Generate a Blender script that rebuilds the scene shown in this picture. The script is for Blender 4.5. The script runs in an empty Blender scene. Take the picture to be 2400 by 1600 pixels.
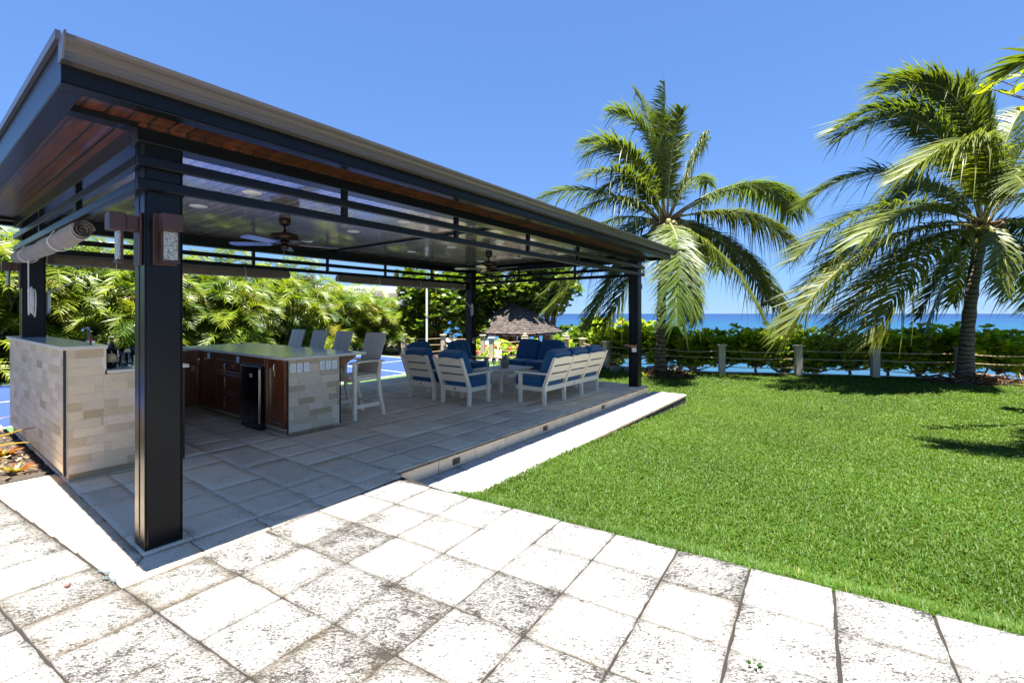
import bpy, bmesh, math, random
import numpy as np
from mathutils import Vector, Matrix
R = math.radians
sc = bpy.context.scene
col = sc.collection
S = 1.13                      # the plan below is drawn with an eye height of 1.45; everything is scaled to metres at the end
HOR = 735.0; FPX = 1085.0     # horizon row and focal length, in pixels of a 2400 px wide frame
EYE = 1.45
# ------------------------------------------------------------------ camera
cam = bpy.data.cameras.new('camera'); cam_ob = bpy.data.objects.new('camera', cam); col.objects.link(cam_ob)
cam.sensor_width = 36; cam.sensor_fit = 'HORIZONTAL'; cam.lens = 36*FPX/2400
cam.shift_y = -(800-HOR)/2400
cam.clip_start = 0.05; cam.clip_end = 60000
cam_ob.location = (0, 0, EYE); cam_ob.rotation_euler = (R(90), 0, 0)
sc.camera = cam_ob
# ------------------------------------------------------------------ sky and sun
world = bpy.data.worlds.new('World'); sc.world = world; world.use_nodes = True
wn = world.node_tree; wn.nodes.clear()
wo = wn.nodes.new('ShaderNodeOutputWorld'); bg = wn.nodes.new('ShaderNodeBackground'); sky = wn.nodes.new('ShaderNodeTexSky')
sky.sky_type = 'NISHITA'; sky.sun_disc = False
SUN_EL = 80.0
sky.sun_elevation = R(SUN_EL); sky.sun_rotation = R(180)
sky.altitude = 0; sky.air_density = 1.0; sky.dust_density = 0.0; sky.ozone_density = 8.0
bg.inputs['Strength'].default_value = 0.0600
gam = wn.nodes.new('ShaderNodeGamma'); gam.inputs['Gamma'].default_value = .52; tint = wn.nodes.new('ShaderNodeMix'); tint.data_type = 'RGBA'; tint.blend_type = 'MULTIPLY'; tint.inputs[0].default_value = 1; tint.inputs[7].default_value = (.60, .92, 1.50, 1)
wn.links.new(sky.outputs[0], gam.inputs['Color']); wn.links.new(gam.outputs[0], tint.inputs[6]); wn.links.new(tint.outputs[2], bg.inputs['Color']); wn.links.new(bg.outputs[0], wo.inputs['Surface'])
sun = bpy.data.lights.new('sun', 'SUN'); sun.energy = 5.0; sun.angle = R(0.53); sun.color = (1.0, 0.965, 0.905)
sun_ob = bpy.data.objects.new('sun', sun); col.objects.link(sun_ob); sun_ob.rotation_euler = (R(90-SUN_EL), 0, 0); sun_ob.location = (0, 0, 12)
sc.view_settings.view_transform = 'Standard'; sc.view_settings.look = 'None'
sc.view_settings.gamma = 1; sc.view_settings.use_curve_mapping = False
sc.view_settings.exposure = 2.3
sc.render.engine = 'CYCLES'
sc.cycles.max_bounces = 10; sc.cycles.diffuse_bounces = 8; sc.cycles.transparent_max_bounces = 12; sc.cycles.use_denoising = True
# ------------------------------------------------------------------ plan: the pavilion has its own axes u (along the long eave) and v (across)
TH = R(36.7)
A = np.array([math.sin(TH), math.cos(TH)]); B = np.array([-math.cos(TH), math.sin(TH)]); O = np.array([-2.232, 2.814])
PROT = math.atan2(A[1], A[0])
def W(u, v, z=0.0):
    p = O+u*A+v*B; return (float(p[0]), float(p[1]), z)
def toUV(x, y):
    return (x-O[0])*A[0]+(y-O[1])*A[1], (x-O[0])*B[0]+(y-O[1])*B[1]
def at(px, py, d):            # a point d metres in front of the eye, from its place in the 2400 px frame
    return np.array([(px-1200)/FPX*d, d, EYE-(py-HOR)/FPX*d])
rng = random.Random(11); nr = np.random.default_rng(5)
# ------------------------------------------------------------------ mesh builder
class MB:
    def __init__(s): s.v = []; s.f = []; s.m = []; s.t = []
    def add(s, vs, fs, mi=0, tone=(1, 1, 1)):
        o = len(s.v); s.v += [tuple(p) for p in vs]; s.f += [tuple(i+o for i in f) for f in fs]; s.m += [mi]*len(fs)
        if len(tone) and hasattr(tone[0], '__len__'): s.t += [tuple(t) for t in tone]
        else: s.t += [tuple(tone)]*len(vs)
        return s
    def box(s, lo, hi, mi=0, tone=(1, 1, 1), ch=0.0, mat=None):
        x0, y0, z0 = lo; x1, y1, z1 = hi
        if ch <= 0:
            vs = [(x0, y0, z0), (x1, y0, z0), (x1, y1, z0), (x0, y1, z0), (x0, y0, z1), (x1, y0, z1), (x1, y1, z1), (x0, y1, z1)]
            fs = [(0, 3, 2, 1), (4, 5, 6, 7), (0, 1, 5, 4), (1, 2, 6, 5), (2, 3, 7, 6), (3, 0, 4, 7)]
        else:
            ch = min(ch, (x1-x0)*.45, (y1-y0)*.45, (z1-z0)*.45)
            c = ((x0+x1)/2, (y0+y1)/2, (z0+z1)/2); h = ((x1-x0)/2, (y1-y0)/2, (z1-z0)/2); vs = []; idx = {}
            for sx in (-1, 1):
                for sy in (-1, 1):
                    for sz in (-1, 1):
                        sg = (sx, sy, sz)
                        for a in range(3):
                            idx[(sx, sy, sz, a)] = len(vs)
                            vs.append(tuple(c[k]+sg[k]*(h[k] if k == a else h[k]-ch) for k in range(3)))
            fs = []
            for a in range(3):
                b, d = (a+1) % 3, (a+2) % 3
                for sa in (-1, 1):
                    q = []
                    for (sb, sd) in ((-1, -1), (1, -1), (1, 1), (-1, 1)):
                        k = [0, 0, 0]; k[a] = sa; k[b] = sb; k[d] = sd; q.append(idx[(k[0], k[1], k[2], a)])
                    fs.append(tuple(q if sa > 0 else q[::-1]))
            for a in range(3):
                b, d = (a+1) % 3, (a+2) % 3
                for sb in (-1, 1):
                    for sd in (-1, 1):
                        def I(sa, ax):
                            k = [0, 0, 0]; k[a] = sa; k[b] = sb; k[d] = sd; return idx[(k[0], k[1], k[2], ax)]
                        q = (I(-1, b), I(1, b), I(1, d), I(-1, d)); fs.append(q if sb*sd > 0 else q[::-1])
            for sx in (-1, 1):
                for sy in (-1, 1):
                    for sz in (-1, 1):
                        q = tuple(idx[(sx, sy, sz, a)] for a in range(3)); fs.append(q if sx*sy*sz > 0 else q[::-1])
        if mat is not None: vs = [tuple(mat @ Vector(p)) for p in vs]
        return s.add(vs, fs, mi, tone)
    def prism(s, poly, lo, hi, axis=0, mi=0, tone=(1, 1, 1)):   # poly in the other two axes, extruded along axis
        n = len(poly); vs = []
        for w in (lo, hi):
            for p in poly:
                q = [0, 0, 0]; q[axis] = w; q[(axis+1) % 3] = p[0]; q[(axis+2) % 3] = p[1]; vs.append(tuple(q))
        fs = [tuple(range(n))[::-1], tuple(range(n, 2*n))]+[(i, (i+1) % n, n+(i+1) % n, n+i) for i in range(n)]
        return s.add(vs, fs, mi, tone)
    def tube(s, pts, rad, n=8, mi=0, tone=(1, 1, 1), cap=True):
        P = [Vector(p) for p in pts]; m = len(P); rs = rad if hasattr(rad, '__len__') else [rad]*m; vs = []
        up = Vector((0, 0, 1))
        t0 = (P[1]-P[0]).normalized(); a = t0.cross(up)
        if a.length < 1e-3: a = t0.cross(Vector((1, 0, 0)))
        a.normalize()
        for i in range(m):
            t = (P[min(i+1, m-1)]-P[max(i-1, 0)]).normalized(); a = (a-t*a.dot(t)).normalized(); b = t.cross(a)
            for k in range(n):
                an = 2*math.pi*k/n; vs.append(tuple(P[i]+(a*math.cos(an)+b*math.sin(an))*rs[i]))
        fs = [(i*n+k, i*n+(k+1) % n, (i+1)*n+(k+1) % n, (i+1)*n+k) for i in range(m-1) for k in range(n)]
        if cap: fs += [tuple(range(n))[::-1], tuple(range((m-1)*n, m*n))]
        return s.add(vs, fs, mi, tone)
    def lathe(s, prof, n=20, mi=0, c=(0, 0, 0), tone=(1, 1, 1)):
        vs = []; fs = []; m = len(prof)
        for (r, z) in prof:
            for k in range(n):
                an = 2*math.pi*k/n; vs.append((c[0]+r*math.cos(an), c[1]+r*math.sin(an), c[2]+z))
        fs = [(i*n+k, i*n+(k+1) % n, (i+1)*n+(k+1) % n, (i+1)*n+k) for i in range(m-1) for k in range(n)]
        fs += [tuple(range(n))[::-1], tuple(range((m-1)*n, m*n))]
        return s.add(vs, fs, mi, tone)
    def build(s, name, mats, parent=None, loc=(0, 0, 0), rot=0.0, smooth=False, bevel=0.0):
        me = bpy.data.meshes.new(name); me.from_pydata(s.v, [], s.f)
        if not isinstance(mats, (list, tuple)): mats = [mats]
        for m in mats: me.materials.append(m)
        me.polygons.foreach_set('material_index', s.m)
        ca = me.color_attributes.new('tone', 'FLOAT_COLOR', 'POINT')
        arr = np.ones((len(s.v), 4), np.float32); arr[:, :3] = np.array(s.t, np.float32).reshape(-1, 3); ca.data.foreach_set('color', arr.ravel())
        if smooth: me.polygons.foreach_set('use_smooth', [True]*len(s.f))
        me.validate(); me.update()
        o = bpy.data.objects.new(name, me); col.objects.link(o); o.location = loc; o.rotation_euler = (0, 0, rot)
        if parent is not None: o.parent = parent
        if bevel:
            b = o.modifiers.new('soft_edges', 'BEVEL'); b.width = bevel; b.segments = 2; b.limit_method = 'ANGLE'; b.angle_limit = R(40)
        return o
def nmesh(name, V, F, T, mats, parent=None, loc=(0, 0, 0), rot=0.0, smooth=True, mi=None):   # numpy version: V (n,3), F (m,k), T (n,3)
    me = bpy.data.meshes.new(name); V = np.asarray(V, np.float32); F = np.asarray(F, np.int32); k = F.shape[1]
    me.vertices.add(len(V)); me.vertices.foreach_set('co', V.ravel())
    me.loops.add(F.size); me.loops.foreach_set('vertex_index', F.ravel())
    me.polygons.add(len(F)); me.polygons.foreach_set('loop_start', np.arange(0, F.size, k, dtype=np.int32)); me.polygons.foreach_set('loop_total', np.full(len(F), k, np.int32))
    if not isinstance(mats, (list, tuple)): mats = [mats]
    for m in mats: me.materials.append(m)
    if mi is not None: me.polygons.foreach_set('material_index', np.asarray(mi, np.int32))
    if smooth: me.polygons.foreach_set('use_smooth', np.ones(len(F), bool))
    ca = me.color_attributes.new('tone', 'FLOAT_COLOR', 'POINT'); arr = np.ones((len(V), 4), np.float32); arr[:, :3] = T; ca.data.foreach_set('color', arr.ravel())
    me.update(calc_edges=True)
    o = bpy.data.objects.new(name, me); col.objects.link(o); o.location = loc; o.rotation_euler = (0, 0, rot)
    if parent is not None: o.parent = parent
    return o
def tag(o, label=None, cat=None, group=None, kind=None):
    if label: o['label'] = label
    if cat: o['category'] = cat
    if group: o['group'] = group
    if kind: o['kind'] = kind
    return o
def thing(name, label, cat, loc=(0, 0, 0), rot=0.0, group=None):
    o = bpy.data.objects.new(name, None); col.objects.link(o); o.location = loc; o.rotation_euler = (0, 0, rot); o.empty_display_size = .2
    return tag(o, label, cat, group)
def pthing(name, label, cat, u, v, z=0.0, rot=0.0, group=None):   # a thing placed on the pavilion's axes
    return thing(name, label, cat, W(u, v, z), PROT+rot, group)
def dup(root, loc, rot, label=None, group=None):
    r = root.copy(); col.objects.link(r); r.location = loc; r.rotation_euler = (0, 0, rot)
    if label: r['label'] = label
    if group: r['group'] = group
    for ch in list(root.children):
        c = ch.copy(); col.objects.link(c); c.parent = r
        for g in ch.children:
            d = g.copy(); col.objects.link(d); d.parent = c
    return r
def struct(o): o['kind'] = 'structure'; return o
# ------------------------------------------------------------------ materials
class NT:
    def __init__(s, name):
        s.m = bpy.data.materials.new(name); s.m.use_nodes = True; s.t = s.m.node_tree; s.t.nodes.clear()
        s.out = s.n('ShaderNodeOutputMaterial'); s.b = s.n('ShaderNodeBsdfPrincipled'); s.t.links.new(s.b.outputs[0], s.out.inputs['Surface']); s._c = None
    def n(s, ty, **k):
        x = s.t.nodes.new(ty)
        for a, b in k.items(): setattr(x, a, b)
        return x
    def l(s, a, b): s.t.links.new(a, b)
    def set(s, **k):
        for a, b in k.items(): s.b.inputs[a.replace('_', ' ')].default_value = b
        return s
    def coord(s, scale=(1, 1, 1), rot=(0, 0, 0), kind='Object'):
        c = s.n('ShaderNodeTexCoord'); m = s.n('ShaderNodeMapping'); m.inputs['Scale'].default_value = scale; m.inputs['Rotation'].default_value = rot
        s.l(c.outputs[kind], m.inputs['Vector']); return m.outputs[0]
    def noise(s, vec, scale, detail=4, rough=.55, dist=0.0):
        n = s.n('ShaderNodeTexNoise'); n.inputs['Scale'].default_value = scale; n.inputs['Detail'].default_value = detail; n.inputs['Roughness'].default_value = rough; n.inputs['Distortion'].default_value = dist
        s.l(vec, n.inputs['Vector']); return n.outputs['Fac']
    def ramp(s, fac, stops):
        r = s.n('ShaderNodeValToRGB'); e = r.color_ramp.elements
        while len(e) > 1: e.remove(e[0])
        e[0].position = stops[0][0]; e[0].color = s.c4(stops[0][1])
        for p, c in stops[1:]:
            x = e.new(p); x.color = s.c4(c)
        s.l(fac, r.inputs['Fac']); return r.outputs['Color']
    def c4(s, c): return (c, c, c, 1) if not hasattr(c, '__len__') else tuple(c)[:3]+(1,)
    def mix(s, a, b, fac, mode='MIX'):
        m = s.n('ShaderNodeMix', data_type='RGBA', blend_type=mode)
        for x, i in ((fac, 0), (a, 6), (b, 7)):
            if hasattr(x, 'is_output'): s.l(x, m.inputs[i])
            else: m.inputs[i].default_value = x if i == 0 else s.c4(x)
        return m.outputs[2]
    def math(s, op, a, b=0.0, c=None):
        m = s.n('ShaderNodeMath', operation=op)
        for i, x in enumerate((a, b) if c is None else (a, b, c)):
            if hasattr(x, 'is_output'): s.l(x, m.inputs[i])
            else: m.inputs[i].default_value = x
        return m.outputs[0]
    def tone(s): return s.n('ShaderNodeVertexColor', layer_name='tone').outputs['Color']
    def bump(s, h, strength=.3, dist=.01):
        b = s.n('ShaderNodeBump'); b.inputs['Strength'].default_value = strength; b.inputs['Distance'].default_value = dist
        s.l(h, b.inputs['Height']); s.l(b.outputs[0], s.b.inputs['Normal']); return s
    def color(s, c): s.l(c, s.b.inputs['Base Color']); return s
def plain(name, c, rough=.5, metal=0.0, var=.15, vs=8.0, bs=0.0, bsc=60.0, coat=0.0, spec=.5, vscale=(1, 1, 1)):
    t = NT(name); v = t.coord(vscale); n = t.noise(v, vs, 5, .6)
    c2 = t.mix([x*(1-var) for x in c], [min(1, x*(1+var)) for x in c], n); t.color(t.mix(c2, t.tone(), 1.0, 'MULTIPLY'))
    t.set(Roughness=rough, Metallic=metal, Coat_Weight=coat, Coat_Roughness=.08, Specular_IOR_Level=spec)
    if bs: t.bump(t.noise(v, bsc, 4, .6), bs, .004)
    return t.m
def leafmat(name, c, transl=.35, rough=.42, spec=.5):
    t = NT(name); cc = t.mix(c, t.tone(), 1.0, 'MULTIPLY'); v = t.coord(); n = t.noise(v, 2.2, 3); cc = t.mix(cc, t.mix(cc, (.6, .65, .5), 1.0, 'MULTIPLY'), n)
    t.color(cc); t.set(Roughness=rough, Specular_IOR_Level=spec)
    tr = t.n('ShaderNodeBsdfTranslucent'); t.l(t.mix(cc, (1.5, 1.5, .55), 1.0, 'MULTIPLY'), tr.inputs['Color'])
    mx = t.n('ShaderNodeMixShader'); mx.inputs[0].default_value = transl; t.l(t.b.outputs[0], mx.inputs[1]); t.l(tr.outputs[0], mx.inputs[2]); t.l(mx.outputs[0], t.out.inputs['Surface'])
    return t.m
def stone(name, ca, cb, cc_):      # coral stone; tone.r = grime creeping in from the joints, tone.g = pitting, tone.b = brightness
    t = NT(name); v = t.coord((1, 1, 1), (0, 0, -PROT)); vs = t.coord((.42, 1, 1), (0, 0, -PROT))
    sep = t.n('ShaderNodeSeparateColor'); t.l(t.tone(), sep.inputs[0]); gr, pit, br = sep.outputs
    big = t.noise(v, 3.1, 4, .6); mid = t.noise(v, 14, 5, .65)
    fine = t.noise(vs, 175, 4, .75, .4); fine2 = t.noise(vs, 70, 5, .78, .5); med = t.noise(vs, 9, 5, .7, .3)
    base = t.mix(ca, cb, big); base = t.mix(base, cc_, t.math('MULTIPLY', mid, .45))
    thr = t.math('MULTIPLY_ADD', pit, -.062, .572); thr = t.math('ADD', thr, t.math('MULTIPLY', t.math('SUBTRACT', .5, big), .22)); thr = t.math('ADD', thr, t.math('MULTIPLY', t.math('SUBTRACT', .5, med), .20))
    base = t.mix(base, (.17, .16, .145), t.math('MULTIPLY', t.math('MULTIPLY', pit, t.noise(vs, 19, 4, .6)), .75))
    def mask(x, w): return t.math('SMOOTH_MIN', 1.0, t.math('MAXIMUM', t.math('DIVIDE', t.math('SUBTRACT', x, thr), w), 0.0), .05)
    sp1 = mask(fine, .035); sp2 = mask(t.math('ADD', fine2, -.03), .03)
    base = t.mix(base, (.028, .023, .019), t.math('MULTIPLY', sp1, .85)); base = t.mix(base, (.016, .013, .010), t.math('MULTIPLY', sp2, .9))
    g = t.math('MULTIPLY', gr, t.math('MULTIPLY_ADD', mid, 1.6, -.15)); g = t.math('MINIMUM', t.math('MAXIMUM', g, 0.0), .9)
    base = t.mix(base, (.085, .062, .036), g); base = t.mix(base, br, 1.0, 'MULTIPLY')
    t.color(base); t.set(Roughness=.85, Specular_IOR_Level=.25)
    h = t.math('SUBTRACT', t.math('MULTIPLY', fine, .5), t.math('ADD', sp1, sp2)); t.bump(h, .55, .006)
    return t.m
def wood(name, c1, c2, rough=.3, coat=.3, axis=1, ring=18, plank=0.0, pax=0):
    t = NT(name); sv = [14, 14, 14]; sv[axis] = .9; v = t.coord(tuple(sv)); n = t.noise(v, 1.6, 6, .65, 1.2); n2 = t.noise(t.coord(), 2.5, 3)
    cc = t.mix(c1, c2, t.ramp(n, [(.3, 0.0), (.7, 1.0)])); cc = t.mix(cc, t.mix(cc, (.45, .4, .4), 1.0, 'MULTIPLY'), n2); cc = t.mix(cc, t.tone(), 1.0, 'MULTIPLY')
    h = t.math('MULTIPLY', n, .15)
    if plank:
        o = t.n('ShaderNodeTexCoord'); sp = t.n('ShaderNodeSeparateXYZ'); t.l(o.outputs['Object'], sp.inputs[0])
        x = t.math('DIVIDE', sp.outputs[pax], plank); fr = t.math('FRACT', x); idx = t.math('FLOOR', x)
        wn_ = t.n('ShaderNodeTexWhiteNoise', noise_dimensions='1D'); t.l(idx, wn_.inputs['W'])
        cc = t.mix(cc, t.mix(cc, (.5, .5, .55), 1.0, 'MULTIPLY'), t.math('MULTIPLY', wn_.outputs['Value'], .9))
        gap = t.math('ADD', t.math('LESS_THAN', fr, .07), t.math('GREATER_THAN', fr, .94)); cc = t.mix(cc, (.004, .004, .004), gap); h = t.math('SUBTRACT', h, t.math('MULTIPLY', gap, 1.0))
    t.color(cc); t.set(Roughness=rough, Coat_Weight=coat, Coat_Roughness=.12); t.bump(h, .25, .004)
    return t.m
m_stone = stone('coral_stone', (.245, .245, .236), (.325, .325, .315), (.195, .188, .17)); m_floor = stone('floor_stone_shade_lift', (.80, .62, .43), (.86, .71, .53), (.64, .48, .32))  # floor copy of the stone set paler and warmer to offset roof shade
m_joint = plain('joint_dirt', (.011, .008, .006), .95, var=.5, vs=30)
m_steel = plain('black_painted_steel', (.0045, .005, .006), .28, var=.3, vs=30, bs=.10, bsc=45, coat=.0, spec=.22)
m_gutter = plain('taupe_gutter', (.075, .061, .054), .35, var=.05, vs=3, spec=.5)
m_flash = plain('dark_flashing', (.09, .085, .09), .3, metal=.6, var=.2)
m_ceil = wood('ceiling_boards', (.50, .42, .37), (.64, .55, .48), .15, .7, 1, plank=.1*S, pax=0)
m_soffit = wood('soffit_boards', (.045, .014, .010), (.19, .058, .021), .3, .15, 1, plank=.1*S, pax=0)
m_cab = wood('cabinet_wood', (.07, .018, .007), (.30, .08, .021), .3, .35, 2)
m_corbel = wood('red_brown_wood', (.20, .062, .018), (.36, .13, .04), .4, .1, 0)
m_ledge = wood('ledge_wood', (.24, .085, .03), (.40, .17, .07), .45, .05, 0)
m_tile = plain('stone_tile', (.60, .485, .345), .55, var=.16, vs=22, bs=.12, bsc=40)
m_grout = plain('pale_grout', (.74, .65, .52), .8, var=.06)
m_edge = plain('cream_stone_edge', (.60, .55, .47), .5, var=.08, vs=20)
m_kick = plain('toe_kick_stone', (.34, .25, .14), .8, var=.35, vs=12)
m_trim = plain('dark_metal_trim', (.035, .03, .035), .35, metal=.5)
def counter():
    t = NT('polished_counter'); v = t.coord(); n = t.noise(v, 130, 3, .6); n2 = t.noise(v, 6, 4, .6)
    cc = t.mix((.34, .40, .42), (.58, .63, .63), t.ramp(n, [(.40, 0.0), (.62, 1.0)])); cc = t.mix(cc, (.40, .46, .48), t.math('MULTIPLY', n2, .6))
    t.color(cc); t.set(Roughness=.16, Specular_IOR_Level=.25); return t.m
m_counter = counter()
m_white = plain('white_plastic_lumber', (.86, .71, .53), .42, var=.04, vs=5, bs=.05, bsc=25)
m_grey = plain('grey_plastic_lumber', (.45, .385, .33), .45, var=.05, vs=5, bs=.05, bsc=25)
def fabric(name, c, rough=.85):
    t = NT(name); v = t.coord(); n = t.noise(v, 9, 4, .6); f = t.noise(v, 220, 2, .6)
    cc = t.mix([x*.65 for x in c], [x*1.35 for x in c], n); cc = t.mix(cc, [x*.5 for x in c], t.math('MULTIPLY', f, .5)); cc = t.mix(cc, t.tone(), 1.0, 'MULTIPLY')
    t.color(cc); t.set(Roughness=rough, Sheen_Weight=.35, Specular_IOR_Level=.2); t.bump(f, .35, .003); return t.m
m_blue = fabric('blue_cushion_fabric', (.011, .088, .20))
m_canvas = fabric('taupe_canvas', (.17, .13, .095))
m_cord = plain('white_cord', (.66, .64, .60), .8, var=.1, vs=60)
m_plate = plain('white_plate', (.72, .72, .70), .4, var=.02)
m_dark = plain('near_black', (.012, .012, .014), .4, var=.2)
m_fridge = plain('black_appliance', (.006, .006, .008), .12, var=.1, coat=.4)
m_chrome = plain('chrome', (.75, .75, .76), .15, metal=1.0, var=.03)
m_pewter = plain('hammered_pewter', (.42, .42, .41), .3, metal=.9, var=.2, vs=40, bs=.2, bsc=35)
m_bronze = plain('oil_rubbed_bronze', (.035, .016, .011), .32, metal=.55, var=.3, vs=14)
m_sconce = plain('bronze_fixture', (.055, .024, .018), .45, metal=.3, var=.25, vs=20, bs=.08)
m_blade = wood('fan_blade', (.12, .095, .10), (.19, .155, .165), .25, .3, 0)
m_disc = plain('white_light_disc', (.86, .84, .78), .5, var=.02)
def seeded():
    t = NT('seeded_glass'); v = t.coord(); n = t.noise(v, 130, 2, .7); t.color(t.ramp(n, [(.42, (.13, .125, .11)), (.52, (.30, .29, .26)), (.62, (.46, .44, .40))])); t.set(Roughness=.25); t.bump(n, .4, .003); return t.m
m_seed = seeded()
def glass(name, c=(1, 1, 1), rough=0.0, ior=1.45):
    t = NT(name); t.set(Base_Color=tuple(c)+(1,), Roughness=rough, IOR=ior, Transmission_Weight=1.0); return t.m
m_glass = glass('clear_glass'); m_bottle = glass('dark_bottle_glass', (.03, .018, .008), .03)
m_label = plain('cream_label', (.62, .50, .30), .6); m_gold = plain('gold_foil', (.55, .28, .03), .35, metal=.4); m_red = plain('red_plastic', (.55, .015, .012), .35, var=.1)
m_tagwood = plain('yellow_wood_tag', (.42, .20, .05), .5, var=.2)
m_post = plain('cream_fence_post', (.40, .335, .245), .75, var=.14, vs=6, bs=.12, bsc=30)
m_rope = plain('manila_rope', (.40, .29, .17), .9, var=.25, vs=70)
m_court_blue = plain('court_blue', (.018, .045, .18), .75, var=.06, vs=1.5, spec=.3); m_court_green = plain('court_green', (.06, .125, .036), .8, var=.08, vs=1.5, spec=.3); m_line = plain('white_line_paint', (.40, .40, .40), .7, var=.04)
m_soil = plain('dark_soil', (.04, .028, .018), .95, var=.5, vs=9, bs=.4, bsc=25)
m_seawall = plain('sea_wall_concrete', (.36, .33, .29), .85, var=.25, vs=3, bs=.3, bsc=14)
def shingle():
    t = NT('weathered_shingle'); v = t.coord((1, 1, 1)); n = t.noise(t.coord((6, 6, 1)), 3, 5, .6); cc = t.mix((.05, .038, .031), (.125, .10, .085), n); cc = t.mix(cc, t.tone(), 1.0, 'MULTIPLY'); t.color(cc); t.set(Roughness=.85); t.bump(n, .3, .01); return t.m
m_shingle = shingle()
m_bark = NT('palm_bark')
_v = m_bark.coord((1, 1, 1)); _w = m_bark.n('ShaderNodeTexWave', wave_type='BANDS', bands_direction='Z'); _w.inputs['Scale'].default_value = 2.3; _w.inputs['Distortion'].default_value = 7.0; _w.inputs['Detail'].default_value = 3; m_bark.l(_v, _w.inputs['Vector'])
m_bark.color(m_bark.mix(m_bark.mix((.07, .05, .033), (.17, .13, .09), m_bark.noise(_v, 9, 5)), (.018, .013, .009), m_bark.ramp(_w.outputs['Fac'], [(.0, 1.0), (.35, 0.0)]))); m_bark.set(Roughness=.9); m_bark.bump(_w.outputs['Fac'], .8, .02); m_bark = m_bark.m
m_twig = plain('brown_twig', (.15, .095, .055), .9, var=.4, vs=12, bs=.4, bsc=20)
m_coco_leaf = leafmat('coconut_leaf', (.11, .15, .018), .40, .45, .35)
m_areca_leaf = leafmat('areca_leaf', (.145, .205, .014), .42, .42, .35)
m_broad_leaf = leafmat('broad_leaf', (.29, .40, .032), .50, .42, .35)
m_grape_leaf = leafmat('sea_grape_leaf', (.10, .165, .02), .40, .4, .5)
m_brom_leaf = leafmat('bromeliad_leaf', (.22, .12, .012), .30, .35, .5)
m_grass = leafmat('grass_blade', (.074, .134, .012), .38, .55, .25)
m_stem = plain('green_stem', (.17, .16, .05), .6, var=.3, vs=10)
m_coconut = plain('coconut_husk', (.20, .17, .025), .5, var=.35, vs=9)
m_fibre = plain('palm_fibre', (.13, .075, .035), .9, var=.5, vs=20, bs=.5, bsc=30)
m_flower = plain('red_flower', (.60, .02, .03), .6, var=.2)
m_rock = plain('pale_rock', (.22, .19, .15), .9, var=.3, vs=4, bs=.5, bsc=12)
m_lawnbase = NT('lawn_soil'); _v = m_lawnbase.coord(); m_lawnbase.color(m_lawnbase.mix((.028, .052, .007), (.055, .092, .014), m_lawnbase.noise(_v, 28, 5, .7))); m_lawnbase.set(Roughness=.95, Specular_IOR_Level=.1); m_lawnbase.bump(m_lawnbase.noise(_v, 70, 3), .6, .02); m_lawnbase = m_lawnbase.m
def sea_mat():
    t = NT('sea_water'); o = t.n('ShaderNodeTexCoord'); sp = t.n('ShaderNodeSeparateXYZ'); t.l(o.outputs['Object'], sp.inputs[0])
    y = sp.outputs[1]; f = t.math('LOGARITHM', t.math('MAXIMUM', y, 8.0), 10.0)
    nb = t.noise(t.coord((.004, .02, 1)), 1.0, 4, .6); f = t.math('ADD', f, t.math('MULTIPLY', t.math('SUBTRACT', nb, .5), .7))
    cc = t.ramp(t.math('DIVIDE', f, 4.0), [(.28, (.034, .055, .098)), (.42, (.011, .060, .095)), (.56, (.005, .050, .102)), (.66, (.003, .028, .09)), (.85, (.002, .018, .07))])
    w = t.noise(t.coord((.35, 1.1, 1)), .9, 6, .62, .6); cap = t.math('GREATER_THAN', t.noise(t.coord((.05, .25, 1)), 1.0, 7, .75), .745)
    cc = t.mix(cc, t.mix(cc, (.62, .7, .75), 1.0, 'MULTIPLY'), t.ramp(w, [(.35, 1.0), (.6, 0.0)])); cc = t.mix(cc, (.7, .75, .8), t.math('MULTIPLY', cap, .6)); t.color(cc)
    t.set(Roughness=.32, Specular_IOR_Level=.22); t.bump(w, .5, .12); return t.m
m_sea = sea_mat()
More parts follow.
